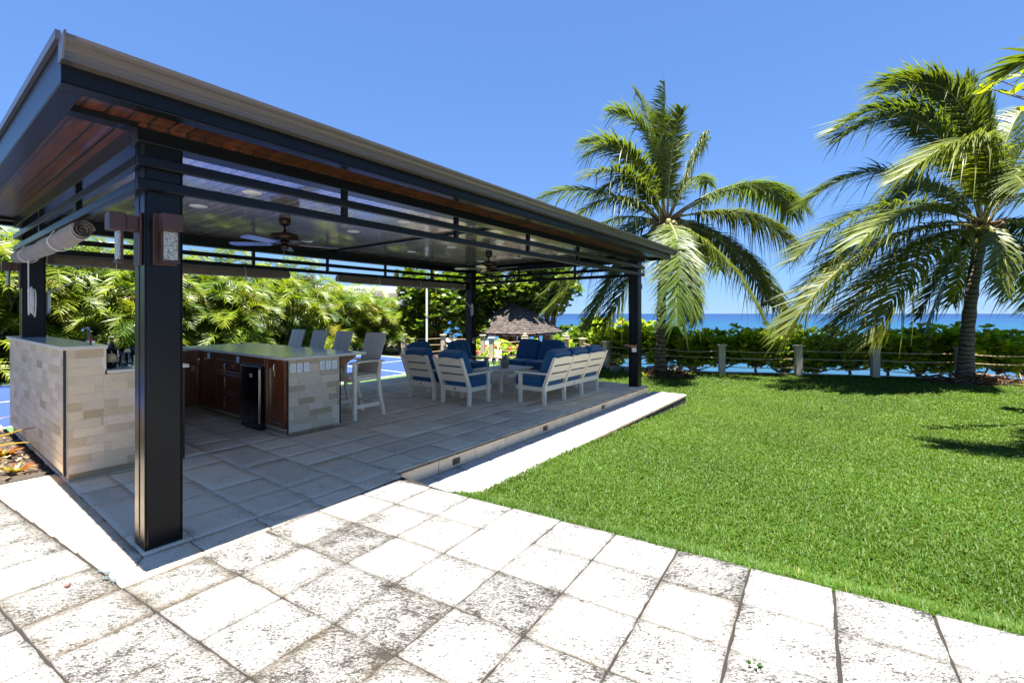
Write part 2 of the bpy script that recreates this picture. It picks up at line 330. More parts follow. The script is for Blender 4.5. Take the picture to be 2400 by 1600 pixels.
# ================================================================== THE SETTING
def LP(i, j): return (.322+i*.385+j*.041, -1.496+i*.0235-j*.394)     # paving lattice, in pavilion axes
_Mi = np.linalg.inv(np.array([[.385, .041], [.0235, -.394]]))
def lat(u, v): q = _Mi @ np.array([u-.322, v+1.496]); return q[0], q[1]
class Slabs:
    def __init__(s): s.V = []; s.F = []; s.T = []; s.n = 0
    def slab(s, c, z, stain, pit, br, gap=.006, th=.05, n=7, jit=.0035, tilt=.0018, stains=None, drop=.004):
        c = [np.array(W(*p)[:2]) for p in c]; m = sum(c)/4
        c = [p+(m-p)/np.linalg.norm(m-p)*gap*1.3 for p in c]
        tx, ty = nr.normal(0, tilt, 2); base = s.n; g = np.linspace(0, 1, n); P = []; T = []
        st = stains if stains is not None else nr.uniform(.1, 1, 4)*stain
        for a in g:
            for b in g:
                p = c[0]*(1-a)*(1-b)+c[1]*a*(1-b)+c[2]*a*b+c[3]*(1-a)*b
                e = (a in (0, 1)) or (b in (0, 1)); corner = (a in (0, 1)) and (b in (0, 1))
                if e: p = p+nr.normal(0, jit, 2)-(p-m)*(.005 if corner else 0)
                zz = z+tx*(a-.5)+ty*(b-.5)-(drop if e else 0)+(0 if e else nr.normal(0, .0006))
                w = max(st[0]*max(0, 1-b*4.5), st[1]*max(0, 1-(1-a)*4.5), st[2]*max(0, 1-(1-b)*4.5), st[3]*max(0, 1-a*4.5))
                P.append((p[0], p[1], zz)); T.append((w*nr.uniform(.7, 1.1), pit*nr.uniform(.75, 1.25), br))
        for i in range(n-1):
            for j in range(n-1): s.F.append((base+i*n+j, base+(i+1)*n+j, base+(i+1)*n+j+1, base+i*n+j+1))
        per = [i*n for i in range(n)]+[(n-1)*n+j for j in range(1, n)]+[i*n+n-1 for i in range(n-2, -1, -1)]+[j for j in range(n-2, 0, -1)]
        k0 = base+n*n
        for q in per: x = P[q]; P.append((x[0], x[1], z-th)); T.append((4.0, pit, br*.6))
        for k in range(len(per)): k2 = (k+1) % len(per); s.F.append((base+per[k], k0+k, k0+k2, base+per[k2]))
        s.V += P; s.T += T; s.n += len(P)
    def done(s, name, mat=None):
        F = np.array(s.F); V = np.array(s.V)
        a = V[F[0][1]]-V[F[0][0]]; b = V[F[0][3]]-V[F[0][0]]
        if np.cross(a, b)[2] < 0: F = F[:, ::-1]
        return struct(nmesh(name, V, F, np.array(s.T), mat or m_stone, smooth=False))
sl = Slabs()
for i in range(-10, 4):
    for j in range(-10, 11):
        if j < -3 and i >= -1: continue
        clean = max(0.0, min(1.0, (i-.5)/2.5)) if j > -3 else .0
        far = 1 if (i >= 2 and j < 3) else 0
        pit = max(.25, nr.beta(1.8, 1.8)*1.15)*(1-.35*clean)-(.12*far); stain = nr.beta(1.2, 2.4)*1.5*(1-.72*clean); stn = None
        if nr.random() < .13 and not far: pit += .35
        if (i, j) == (-1, -3): stn = np.array([1, .95, .9, 1.0]); pit = .75
        if (i, j) in ((-2, -3), (-2, -4)): stn = np.array([.9, .95, .8, .7]); pit = .8
        if (i, j) == (-1, -2): stn = np.array([.2, .1, .1, .25]); pit = .30
        if (i, j) in ((0, 0), (1, 1), (1, -2), (3, 3)): pit = 1.15
        sl.slab([LP(i, j), LP(i+1, j), LP(i+1, j+1), LP(i, j+1)], 0, stain, pit, nr.uniform(.90, 1.08), jit=.0021, stains=stn, gap=.0074)
sl.done('paving')
b = MB(); b.box((-16, -17, -.4), (1.9, -4.9, -.012), tone=(.1, .4, 2.1)); b.box((-16, -4.9, -.4), (-3.4, 2.3, -.0125), tone=(.1, .4, 1)); struct(b.build('bounce_terrace', m_stone, None, W(0, 0), PROT))  # unseen paving added behind the eye, brightened to bounce sun under the roof
# pavilion floor: border slabs and a .4 m grid, with the riser along the open side
fl = Slabs(); U1, V1 = 8.22, 4.95; front = lambda u: -.332+(u+.17)*.061
edges = [-.02]+[.25+.4*k for k in range(20)]+[U1]
for k in range(int(len(edges)-1)):
    u0, u1 = edges[k], edges[k+1]
    v = -.04
    while v < V1-.05:
        w = .4 if (v+.8 > V1 or nr.random() > .28) else .8
        v2 = min(v+w, V1); v2 = V1 if V1-v2 < .15 else v2
        if not (v < .16 and u0 < .14 and False): fl.slab([(u0, v), (u1, v), (u1, v2), (u0, v2)], 0, .12, nr.uniform(-.75, -.05), nr.uniform(.84, 1.04), jit=.002, gap=.0022, drop=.0012, tilt=.0009)
        v = v2
us = [-.186, .22, .62, 1.02, 1.42, 1.83]
for k in range(5):
    fl.slab([(us[k], front(us[k])), (us[k+1], front(us[k+1])), (us[k+1], -.04), (us[k], -.04)] if k else [LP(-1, -3), (us[1], front(us[1])), (us[1], -.04), (-.02, -.04)], 0, .08, .0, 1.0, gap=.0045, jit=.0015, drop=.001)
fl.slab([LP(-1, -3), (-.103, -.189), (-.02, -.04), (-.203, -.04)], 0, .1, .3, .95, gap=.002, jit=.001, drop=.001)
v = -.04
while v < 2.3:
    x0 = -.207-(v+.04)*.105; x1 = -.207-(v+.36)*.105
    fl.slab([(x0, v), (-.02, v), (-.02, v+.4), (x1, v+.4)], 0,   .08, .0, 1.0, gap=.0045, jit=.0015); v += .4
for k in range(16): fl.slab([(1.83+.4*k, -.095), (min(U1, 2.23+.4*k), -.095), (min(U1, 2.23+.4*k), -.04), (1.83+.4*k, -.04)], 0, .05, -.4, 1.0, gap=.002, jit=.001, n=3, th=.03)
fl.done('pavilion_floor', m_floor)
b = MB()
k = 0; u = 1.83
while u < U1-.05:
    u2 = min(u+.56, U1); b.box((u+.003, -.080, -.30), (u2-.003, -.03, -.031), tone=(.12, -.3, rng.uniform(.88, 1.06)), ch=.004); u = u2
v = -.03
while v < V1: b.box((U1-.05, v+.003, -.6), (U1-.008, v+.45, -.031), tone=(.12, .6, rng.uniform(.8, 1)), ch=.004); v += .45
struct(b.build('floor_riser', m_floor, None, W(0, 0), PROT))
b = MB(); b.box((-.6, -.9, -.5), (1.82, -.1, -.013)).box((-.02, -.07, -.5), (U1-.06, V1-.01, -.013)).box((-4.2, -5.9, -.5), (1.3, -.28, -.014)).box((-4.2, -.3, -.5), (-.05, 2.45, -.0145))
q = [LP(4, j) for j in (-3, 11)]; b.prism([(1.25, -.5), (q[0][0]-.012, -.5), (q[1][0]-.012, q[1][1]), (1.25, q[1][1])], -.5, -.0135, axis=2)
struct(b.build('paving_bed', m_joint, None, W(0, 0), PROT))
# the lower white step along the riser
st = Slabs(); U2 = 8.56
for k in range(17):
    u0 = 1.83+.4*k; u1 = min(u0+.4, U2)
    if u1-u0 < .05: break
    st.slab([(u0, -.42), (u1, -.42), (u1, -.082), (u0, -.082)], -.155, .05, nr.uniform(-.5, .1), 1.7, gap=.003, jit=.0015)
    st.slab([(u0, -.745), (u1, -.745), (u1, -.42), (u0, -.42)], -.155, .05, nr.uniform(-.5, .1), 1.7, gap=.003, jit=.0015)
st.done('stone_step')
b = MB(); b.box((1.84, -.735, -.8), (U2-.012, -.06, -.166), tone=(.35, 1.25, .8)); struct(b.build('step_base', m_stone, None, W(0, 0), PROT))
# lawn
FX = [-1.5, 2.57, 3.1, 6.12, 8.2, 10.0, 11.87, 17]; FY = [17.2, 16.9, 15.4, 13.75, 13.45, 12.95, 12.45, 11.1]
def fenceY(x): return np.interp(x, FX, FY)
def ss(a, b_, x): t = np.clip((x-a)/(b_-a), 0, 1); return t*t*(3-2*t)
def lawn_info(x, y):
    u = (x-O[0])*A[0]+(y-O[1])*A[1]; v = (x-O[0])*B[0]+(y-O[1])*B[1]
    i = _Mi[0, 0]*(u-.322)+_Mi[0, 1]*(v+1.496); d = (i-4)*.386
    z = -.035-.115*ss(0, .45, d)-.16*ss(1.0, 6.5, d)+.012*np.sin(x*1.7+.4)*np.cos(y*1.3)*ss(.5, 2, d)
    return u, v, d, z
gx = np.arange(-2, 17.5, .12); gy = np.arange(.6, 18, .12); X, Y = np.meshgrid(gx, gy, indexing='ij')
u, v, d, z = lawn_info(X, Y); low = ((v > -.80) & (v < 4.9) & (u < 8.62)) | ((v > 4.75) & (u < 11.1)); z = np.where(low, -.7, z); z = np.where(d < -.02, -.09, z)
keep = (Y < fenceY(X)+.12) & ((d > -.4) | low)
nx, ny = X.shape; idx = np.arange(nx*ny).reshape(nx, ny); ok = keep[:-1, :-1] & keep[1:, :-1] & keep[1:, 1:] & keep[:-1, 1:]
F = np.stack([idx[:-1, :-1], idx[1:, :-1], idx[1:, 1:], idx[:-1, 1:]], -1)[ok]
V = np.stack([X, Y, z], -1).reshape(-1, 3)
struct(nmesh('lawn', V, F, np.ones((len(V), 3)), m_lawnbase))
def grass():
    P = []; 
    for (n, logy) in ((330000, True), (190000, False)):
        y = 1.55*(14.5/1.55)**nr.random(n) if logy else nr.uniform(1.55, 14.5, n); x = nr.uniform(-.25, 1.16, n)*y+.4
        u, v, d, z = lawn_info(x, y)
        cl = np.sin(x*23+y*7)*np.cos(y*19-x*5)*.5+.5
        ok = (d > .004+nr.normal(0, .012, n)) & (y < fenceY(x)-.02) & ~((v > -.75) & (v < 4.98) & (u < 8.57)) & ~((v > 4.8) & (u < 11.2)) & (x < y*1.14+.5) & (nr.random(n) < .62+.38*cl)
        P.append(np.stack([x, y, z], -1)[ok])
    P = np.concatenate(P); n = len(P); dist = np.hypot(P[:, 0], P[:, 1])
    an = nr.uniform(0, 2*np.pi, n); h = nr.uniform(.018, .042, n)*(1+.15*nr.normal(0, 1, n)).clip(.5, 1.8); w = (.0016+.00062*dist)*nr.uniform(.7, 1.3, n); lean = nr.uniform(.25, 1.15, n)*h
    dx, dy = np.cos(an), np.sin(an); sx, sy = -dy, dx
    V = np.zeros((n, 6, 3)); 
    for k, (t, ww) in enumerate(((0, 1), (.55, .85), (1, .12))):
        for s_, o_ in ((-1, 0), (1, 1)):
            V[:, 2*k+o_, 0] = P[:, 0]+dx*lean*t**1.7+s_*sx*w*ww; V[:, 2*k+o_, 1] = P[:, 1]+dy*lean*t**1.7+s_*sy*w*ww; V[:, 2*k+o_, 2] = P[:, 2]-.006+h*(t-.25*t*t*(lean/h))
    F = (np.arange(n)[:, None, None]*6+np.array([[0, 1, 3, 2], [2, 3, 5, 4]])[None]).reshape(-1, 4)
    big = .5+.5*np.sin(P[:, 0]*1.9+1)*np.sin(P[:, 1]*1.4+P[:, 0]*.6)
    br = nr.uniform(.78, 1.14, n)*(.82+.30*big); dry = nr.random(n) < (.012+.035*big); yl = nr.uniform(.80, 1.12, n)*(.95+.14*ss(4, 10, dist))
    T = np.stack([br*yl, br, br*nr.uniform(.6, 1.3, n)], -1); T[dry] = np.stack([br[dry]*2.2, br[dry]*1.25, br[dry]*1.6], -1)
    o = nmesh('lawn_grass', V.reshape(-1, 3), F, np.repeat(T, 6, 0), m_grass); tag(o, 'short bright green lawn grass between the paving and the rope fence', 'grass', kind='stuff')
grass()
# sport court behind the pavilion, with its kerb and the planting bed
CZ = -.27
b = MB(); b.box((-9, 5.95, -.6), (11.25, 13.9, CZ), 0); b.box((-9, 6.83, CZ-.02), (10.95, 12.95, CZ+.004), 1)
for vv in (6.83, 9.83, 12.90): b.box((-9, vv-.03, CZ-.01), (10.95, vv+.03, CZ+.008), 2)
b.box((10.92, 6.80, CZ-.01), (10.98, 12.93, CZ+.0085), 2); b.box((8.0, 6.87, CZ-.01), (8.05, 12.86, CZ+.007), 2)
struct(b.build('sport_court', [m_court_green, m_court_blue, m_line], None, W(0, 0), PROT))
b = MB(); b.box((-9, 5.28, -.5), (-.02, 5.93, -.07), tone=(.2, .8, .8)); b.box((-.02, 4.97, -.5), (8.2, 5.93, -.28), tone=(.3, .8, .6)); struct(b.build('kerb_strip', m_stone, None, W(0, 0), PROT))
g = 60; X, Y = np.meshgrid(np.linspace(-6, -.03, g), np.linspace(2.44, 5.3, g), indexing='ij'); Z = -.035+.02*np.sin(X*9)*np.cos(Y*11)+nr.normal(0, .007, X.shape)
idx = np.arange(g*g).reshape(g, g); F = np.stack([idx[:-1, :-1], idx[1:, :-1], idx[1:, 1:], idx[:-1, 1:]], -1).reshape(-1, 4)
struct(nmesh('planting_bed', np.stack([X, Y, Z], -1).reshape(-1, 3), F, np.ones((g*g, 3)), m_soil, loc=W(0, 0), rot=PROT, smooth=True))
n = 2600; uu = nr.uniform(-3.5, -.06, n); vv = nr.uniform(2.47, 5.25, n); zz = -.018+nr.uniform(0, .025, n); L = nr.uniform(.012, .04, n); an = nr.uniform(0, 6.28, n)
V = np.zeros((n, 4, 3)); 
for k, (a, c) in enumerate(((-1, 0), (0, -.42), (1, 0), (0, .42))):
    V[:, k, 0] = uu+L*(a*np.cos(an)-c*np.sin(an)); V[:, k, 1] = vv+L*(a*np.sin(an)+c*np.cos(an)); V[:, k, 2] = zz+nr.normal(0, .008, n)
T = np.stack([nr.uniform(.5, 2.2, n)]*3, -1)*np.array([1, .85, .68])*nr.choice([.6, 1.0, 2.4], n)[:, None]
o = nmesh('bark_mulch', V.reshape(-1, 3), np.arange(n*4).reshape(n, 4), np.repeat(T, 4, 0), plain('mulch', (.10, .08, .055), .95, var=.4), loc=W(0, 0), rot=PROT, smooth=False); tag(o, 'loose bark mulch and dry leaves on the bed beside the bar wall', 'mulch', kind='stuff')
# terrain and sea
def poly(name, pts, ztop, zbot, m):
    b = MB(); b.prism(pts, zbot, ztop, axis=2); return struct(b.build(name, m))
upper = [(-70, -12), (17.5, -12), (17.5, 11.2), (11.87, 12.62), (10, 13.12), (8.2, 13.62), (6.12, 13.92), (3.2, 15.6), (2.75, 17.05), (-1.4, 17.3), (-2.2, 20.4), (-70, 62)]
poly('ground', upper, -.36, -3.2, m_soil)
poly('shore_ground', [(17.5, 11.2), (17.5, 13.0), (12, 14.2), (6.5, 15.8), (4.4, 17.5), (4.2, 26), (3.6, 40), (-8, 60), (-70, 62.5), (-2.2, 20.4), (-1.4, 17.3), (2.75, 17.05), (3.2, 15.6), (6.12, 13.92), (8.2, 13.62), (10, 13.12), (11.87, 12.62)], -1.55, -3.2, m_rock)
b = MB(); pts = [(17.5, 11.2), (11.87, 12.62), (10, 13.12), (8.2, 13.62), (6.12, 13.92), (3.2, 15.6), (2.75, 17.05), (-1.4, 17.4)]
for p, q in zip(pts[:-1], pts[1:]):
    dx, dy = q[0]-p[0], q[1]-p[1]; L = math.hypot(dx, dy); nx_, ny_ = dy/L*.07, -dx/L*.07
    s_ = -1 if ny_ > 0 else 1
    b.prism([(p[0], p[1]), (q[0], q[1]), (q[0]+nx_*2*s_, q[1]+ny_*2*s_), (p[0]+nx_*2*s_, p[1]+ny_*2*s_)], -1.6, -.285, axis=2)
struct(b.build('sea_wall', m_seawall))
b = MB(); b.add([(-30000, 11, 0), (30000, 11, 0), (30000, 45000, 0), (-30000, 45000, 0)], [(0, 1, 2, 3)]); o = b.build('sea', m_sea, None, (0, 0, -2.3)); struct(o)
# ================================================================== THE PAVILION
UL, VL = 8.1, 4.6
pav = pthing('pavilion', 'large open pavilion with black steel posts and a low flat roof over the stone floor', 'pavilion', 0, 0)
def ledge_sub(post):
    return None
for k, (u, v) in enumerate([(0, 0), (UL-.2, 0), (UL-.2, VL-.2), (0, VL-.2)]):
    b = MB(); b.box((u+.004, v, 0), (u+.196, v+.2, 2.5), ch=.012)
    for x0, x1 in ((u, u+.010), (u+.190, u+.2)):
        b.box((x0, v+.004, 0), (x1, v+.088, 2.5), ch=.004); b.box((x0, v+.112, 0), (x1, v+.196, 2.5), ch=.004)
    po = b.build('post', m_steel, pav)
    if k == 1:
        m = MB(); m.box((u-.005, v+.035, .69), (u+.0, v+.125, .775), ch=.002); m.build('outlet_plate', m_plate, po)
        m = MB(); m.prism([(u-.02, v+.01), (u-.02, v+.19), (u-.12, v+.215), (u-.24, v+.20), (u-.26, v+.10), (u-.24, v-.0), (u-.12, v-.015)], .815, .84, axis=2); m.box((u-.022, v+.02, .775), (u-.002, v+.18, .815)); m.build('drink_ledge', m_ledge, po, bevel=.004)
    if k == 2:
        m = MB(); m.box((u+.04, v-.005, .69), (u+.125, v, .775), ch=.002); m.build('outlet_plate', m_plate, po)
        m = MB(); m.prism([(u+.01, v-.02), (u-.02, v-.12), (u+.0, v-.24), (u+.10, v-.26), (u+.20, v-.24), (u+.22, v-.12), (u+.19, v-.02)], .815, .84, axis=2); m.box((u+.02, v-.022, .775), (u+.18, v-.002, .815)); m.build('drink_ledge', m_ledge, po, bevel=.004)
EV = .44; e = .047
ZB, ZT = 2.48, 2.60
def ibeam(lo, hi, axis):
    b = MB(); x0, y0 = lo; x1, y1 = hi; b.box((x0, y0, ZB), (x1, y1, ZT), ch=.004); return b
ibeam((-e, -e), (UL+e, .10), 0).build('beam', m_steel, pav)
ibeam((-e, VL-.10), (UL+e, VL+e), 0).build('beam', m_steel, pav)
ibeam((-e, .102), (.10, VL-.102), 1).build('beam', m_steel, pav)
ibeam((UL-.10, .102), (UL+e, VL-.102), 1).build('beam', m_steel, pav)
b = MB(); b.box((4.0, .1, 2.605), (4.07, VL-.1, 2.637)); b.build('beam', m_steel, pav)
for x0, x1 in ((-EV+.012, -e-.001), (UL+e+.001, UL+EV-.012)):
    for y0, y1 in ((-e, .06), (VL-.06, VL+e)): b = MB(); b.box((x0, y0, 2.552), (x1, y1, 2.587)); b.build('outrigger', m_steel, pav)
def weld(b, p, q):     # bead of weld along an edge
    n = 26
    for i in range(n):
        t = (i+rng.random())/n; c = [p[a]+(q[a]-p[a])*t for a in range(3)]; r = rng.uniform(.003, .007)
        b.box((c[0]-r, c[1]-r, c[2]-r*.8), (c[0]+r, c[1]+r, c[2]+r*.8), ch=r*.4)
T_ = .045
for z0, z1 in ((2.339, 2.403), (2.200, 2.264)):
    for lo, hi in (((-e, -e), (UL+e, -e+T_)), ((-e, VL+e-T_), (UL+e, VL+e)), ((-e, -e+T_+.001), (-e+T_, VL+e-T_-.001)), ((UL+e-T_, -e+T_+.001), (UL+e, VL+e-T_-.001))):
        b = MB(); b.box((lo[0], lo[1], z0), (hi[0], hi[1], z1), ch=.006)
        if lo[0] < 0 and hi[0] > 5 and lo[1] < 0: weld(b, (.0, -.006, z0-.003), (.2, -.006, z0-.003)); weld(b, (.0, -.002, z0-.004), (.0, .15, z0-.004))
        b.build('rail', m_steel, pav)
us_ = [UL*k/6 for k in range(1, 6)]; vs_ = [VL*k/3 for k in range(1, 3)]
for u in us_:
    for v0 in (-e+.004, VL+e-T_+.002):
        b = MB(); 
        b.box((u-.0225, v0, 2.266), (u+.0225, v0+T_-.006, 2.337)); b.build('spacer', m_steel, pav); b = MB(); b.box((u-.0225, v0, 2.405), (u+.0225, v0+T_-.006, 2.478)); b.build('spacer', m_steel, pav)
for v in vs_:
    for u0 in (-e+.004, UL+e-T_+.002):
        for z0, z1 in ((2.266, 2.337), (2.405, 2.478)): b = MB(); b.box((u0, v-.0225, z0), (u0+T_-.006, v+.0225, z1)); b.build('spacer', m_steel, pav)
roof = MB(); roof.box((-EV+.02, -EV+.02, 2.70), (UL+EV, VL+EV-.02, 2.758)); roof = roof.build('roof', m_flash, pav)
b = MB(); b.box((.06, .06, 2.64), (UL-.06, VL-.06, 2.66)); b.build('ceiling', m_ceil, roof)
for lo, hi in (((-EV+.012, -EV+.012), (-e, VL+EV-.012)), ((UL+e, -EV+.012), (UL+EV, VL+EV-.012)), ((-e, -EV+.012), (UL+e, -e)), ((-e, VL+e), (UL+e, VL+EV-.012))):
    b = MB(); b.box((lo[0], lo[1], 2.588), (hi[0], hi[1], 2.602)); b.build('soffit', m_soffit, roof)
b = MB(); b.box((-e+.002, -e-.022, 2.562), (UL+e, -e-.001, 2.586)); b.build('trim', m_soffit, roof)
def channel(lo, hi, ax, sgn):       # C channel fascia: web plus inward flanges
    b = MB(); x0, y0 = lo; x1, y1 = hi
    b.box((x0, y0, 2.557), (x1, y1, 2.756 if ax == 0 else 2.78))
    f = .085
    if ax == 0: a, c = ((y1, y1+f) if sgn > 0 else (y0-f, y0)); b.box((x0, min(y0, a), 2.545), (x1, max(y1, c), 2.556), ch=.003)
    else: a, c = ((x1, x1+f) if sgn > 0 else (x0-f, x0)); b.box((min(x0, a), y0+.086, 2.545), (max(x1, c), y1-.086, 2.556), ch=.003)
    return b
channel((-EV, -EV), (UL+EV, -EV+.011), 0, 1).build('fascia', m_steel, roof)
channel((-EV, VL+EV-.011), (UL+EV, VL+EV), 0, -1).build('fascia', m_steel, roof)
channel((-EV, -EV+.012), (-EV+.011, VL+EV-.012), 1, 1).build('fascia', m_steel, roof)
channel((UL+EV-.011, -EV+.012), (UL+EV, VL+EV-.012), 1, -1).build('fascia', m_steel, roof)
b = MB(); b.box((-EV-.022, -EV-.01, 2.742), (-EV-.002, VL+EV, 2.788)); b.box((-EV-.001, -EV+.012, 2.757), (UL+EV+.02, -EV+.08, 2.765)); b.box((UL+EV+.002, -EV, 2.742), (UL+EV+.022, VL+EV, 2.788)); b.build('flashing', m_flash, roof)
g0 = -EV-.001      # ogee gutter, profile in (v, z)
prof = [(g0, 2.638), (g0-.062, 2.638), (g0-.066, 2.668), (g0-.070, 2.672), (g0-.073, 2.690), (g0-.082, 2.708), (g0-.098, 2.722), (g0-.112, 2.730), (g0-.122, 2.745), (g0-.122, 2.768), (g0-.114, 2.768), (g0-.108, 2.746), (g0-.09, 2.734), (g0-.06, 2.70), (g0-.055, 2.648), (g0, 2.648)]
prof = [(y, 2.638+(z-2.638)*.78) for y, z in prof]
b = MB(); b.prism(prof, -EV+.035, UL+EV+.06, axis=0)
for k in range(11): uu = .3+.83*k; b.box((uu-.012, g0-.112, 2.7395), (uu+.012, g0, 2.746))
gut = b.build('gutter', m_gutter, roof)
b = MB(); b.prism([(y, z) for y, z in prof[:10]]+[(g0, 2.742)], -EV-.004, -EV+.035, axis=0); b.prism([(g0-.0, 2.63), (g0-.075, 2.632), (g0-.128, 2.72), (g0-.128, 2.748), (g0, 2.748)], -EV-.010, -EV-.002, axis=0); b.build('gutter_end_cap', m_flash, gut); b = MB(); b.prism([(g0-.0, 2.63), (g0-.070, 2.632), (g0-.126, 2.72), (g0-.126, 2.745), (g0, 2.745)], UL+EV+.061, UL+EV+.066, axis=0); b.build('gutter_end_cap', m_flash, gut)
# fittings of the pavilion --------------------------------------------------------------
def sconce(label, u, v, rot, z=1.75):
    t = pthing('wall_sconce', label, 'wall light', u, v, z, rot, 'bronze wall sconces on the pavilion posts')   # local -y points away from the post
    b = MB(); b.box((-.062, -.014, 0), (.062, 0, .32), ch=.003); b.build('back_plate', m_sconce, t)
    b = MB(); b.box((-.04, -.075, .205), (.04, -.014, .295), ch=.003); b.box((-.052, -.155, .20), (.052, -.075, .305), ch=.004); b.build('hood', m_sconce, t)
    b = MB(); b.box((-.036, -.112, .025), (.036, -.098, .199), ch=.002); b.build('glass_panel', m_seed, t)
    b = MB(); b.box((-.046, -.098, .012), (.046, -.088, .2)); b.box((-.046, -.118, .008), (.046, -.0855, .02)); b.build('glass_frame', m_sconce, t)
    return t
sconce('bronze sconce on the broad shaded face of the nearest post', .10, -.001, 0)
sconce('bronze sconce seen edge-on at the left side of the nearest post', -.001, .10, -math.pi/2)
sconce('dark sconce on the far left post above the bar wall', -.001, VL-.10, -math.pi/2)
sconce('dark sconce on the right-hand post against the sky and sea', UL+.001, .10, math.pi/2)
def fan(label, u, v):
    t = pthing('ceiling_fan', label, 'ceiling fan', u, v, 2.64, 0, 'bronze ceiling fans under the pavilion ceiling')
    b = MB(); b.lathe([(.02, -.095), (.045, -.09), (.066, -.06), (.072, -.02), (.068, 0)], 24); b.build('canopy', m_bronze, t, smooth=True)
    b = MB(); b.lathe([(.014, -.18), (.014, -.09)], 12); b.lathe([(.04, -.19), (.022, -.155), (.014, -.13)], 16); b.build('down_rod', m_bronze, t, smooth=True)
    b = MB(); b.lathe([(.06, -.285), (.15, -.272), (.168, -.255), (.172, -.215), (.16, -.195), (.03, -.182)], 32); b.lathe([(.055, -.31), (.06, -.285)], 20); b.build('motor_housing', m_bronze, t, smooth=True)
    b = MB(); b.lathe([(.028, -.385), (.042, -.378), (.046, -.34), (.03, -.31)], 20); b.build('switch_cap', m_bronze, t, smooth=True)
    b = MB(); b.tube([(-.03, -.03, -.375), (-.03, -.03, -.49)], .0022, 5); b.lathe([(.002, -.525), (.008, -.515), (.006, -.495), (.002, -.488)], 8, c=(-.03, -.03, 0)); b.build('pull_chain', m_gold, t)
    for a in (36, -36, -108, 180, 108):
        an = R(a+4)-PROT; mt = Matrix.Rotation(an, 4, 'Z') @ Matrix.Translation((0, 0, -.315)) @ Matrix.Rotation(R(11), 4, 'X')
        b = MB(); poly = [(.17, -.05), (.30, -.062), (.60, -.070), (.645, -.055), (.67, 0), (.645, .055), (.60, .070), (.30, .062), (.17, .05)]
        vs = [tuple(mt @ Vector((x, y, s_*.003))) for s_ in (-1, 1) for x, y in poly]; n = len(poly); b.add(vs, [tuple(range(n))[::-1], tuple(range(n, 2*n))]+[(i, (i+1) % n, n+(i+1) % n, n+i) for i in range(n)])
        bl = b.build('blade', m_blade, t)
        b = MB(); b.box((.06, -.012, .003), (.20, .012, .009), mat=mt); b.box((.17, -.04, .0035), (.225, .04, .0085), mat=mt); b.build('blade_arm', m_bronze, bl)
fan('bronze five-blade ceiling fan hanging above the bar', 2.04, 2.3)
fan('bronze five-blade ceiling fan above the lounge chairs, near the far post', 6.06, 2.3)
dl = None
LD = [(1.12, 2.39, 'large round white downlight just right of the nearest post'), (1.2, 1.30, 'round white downlight between the front rails, above and left of the near fan'), (3.09, 2.39, 'round white downlight to the right of the near fan'), (3.07, 1.26, 'round white downlight above the lower front rail, up and right of the near fan'), (5.1, 2.36, 'round white downlight midway between the two fans'), (5.07, 3.4, 'small round downlight near the back rails between the fans'), (3.18, 3.8, 'small round downlight half behind the near fan motor'), (5.1, 1.28, 'round downlight over the lounge chairs near the front rail'), (7.1, 2.36, 'round downlight past the far fan'), (7.1, 1.28, 'round downlight near the right-hand post'), (7.1, 3.4, 'round downlight near the far back post')]
for u, v, lab in LD:
    t = pthing('downlight', lab, 'ceiling light', u, v, 2.64, 0, 'round recessed downlights in the ceiling')
    b = MB(); b.lathe([(.078, -.007), (.086, -.004), (.087, 0)], 28); b.build('trim_ring', m_disc, t, smooth=False)
    b = MB(); b.lathe([(.01, -.0085), (.074, -.0078), (.075, -.006)], 28); b.build('lens', m_disc, t, smooth=True)
for u, lab in ((2.64, 'dark step light in the riser nearest the paving'), (4.38, 'dark step light in the middle of the riser'), (6.16, 'dark step light in the riser below the long sofa')):
    t = pthing('step_light', lab, 'step light', u, -.081, -.10, 0, 'step lights in the stone riser')
    b = MB(); b.box((-.055, -.008, -.032), (.055, 0, .032), ch=.003); b.build('face_plate', m_sconce, t)
    b = MB(); b.box((-.022, -.0105, -.014), (.022, -.0085, .010)); b.build('louvre', m_dark, t)
def roll(b, x0, x1, r, axis_u=True, c=(0, 0), spiral=True):
    n = 16; L = []; k = 40
    for s_ in range(k+1):
        x = x0+(x1-x0)*s_/k; rr = r*(1+.06*math.sin(x*7)+.04*math.sin(x*19)); ring = []
        for q in range(n):
            an = 2*math.pi*q/n; w = rr*(1+.03*math.sin(3*an+x*5)); y = c[0]+w*math.cos(an)*1.0; z = c[1]+w*math.sin(an)*1.08-.015*math.sin((x-x0)/(x1-x0)*math.pi)
            ring.append((x, y, z) if axis_u else (y, x, z))
        L += ring
    fs = [(i*n+q, i*n+(q+1) % n, (i+1)*n+(q+1) % n, (i+1)*n+q) for i in range(k) for q in range(n)]+[tuple(range(n)), tuple(range(k*n, k*n+n))]
    b.add(L, fs)
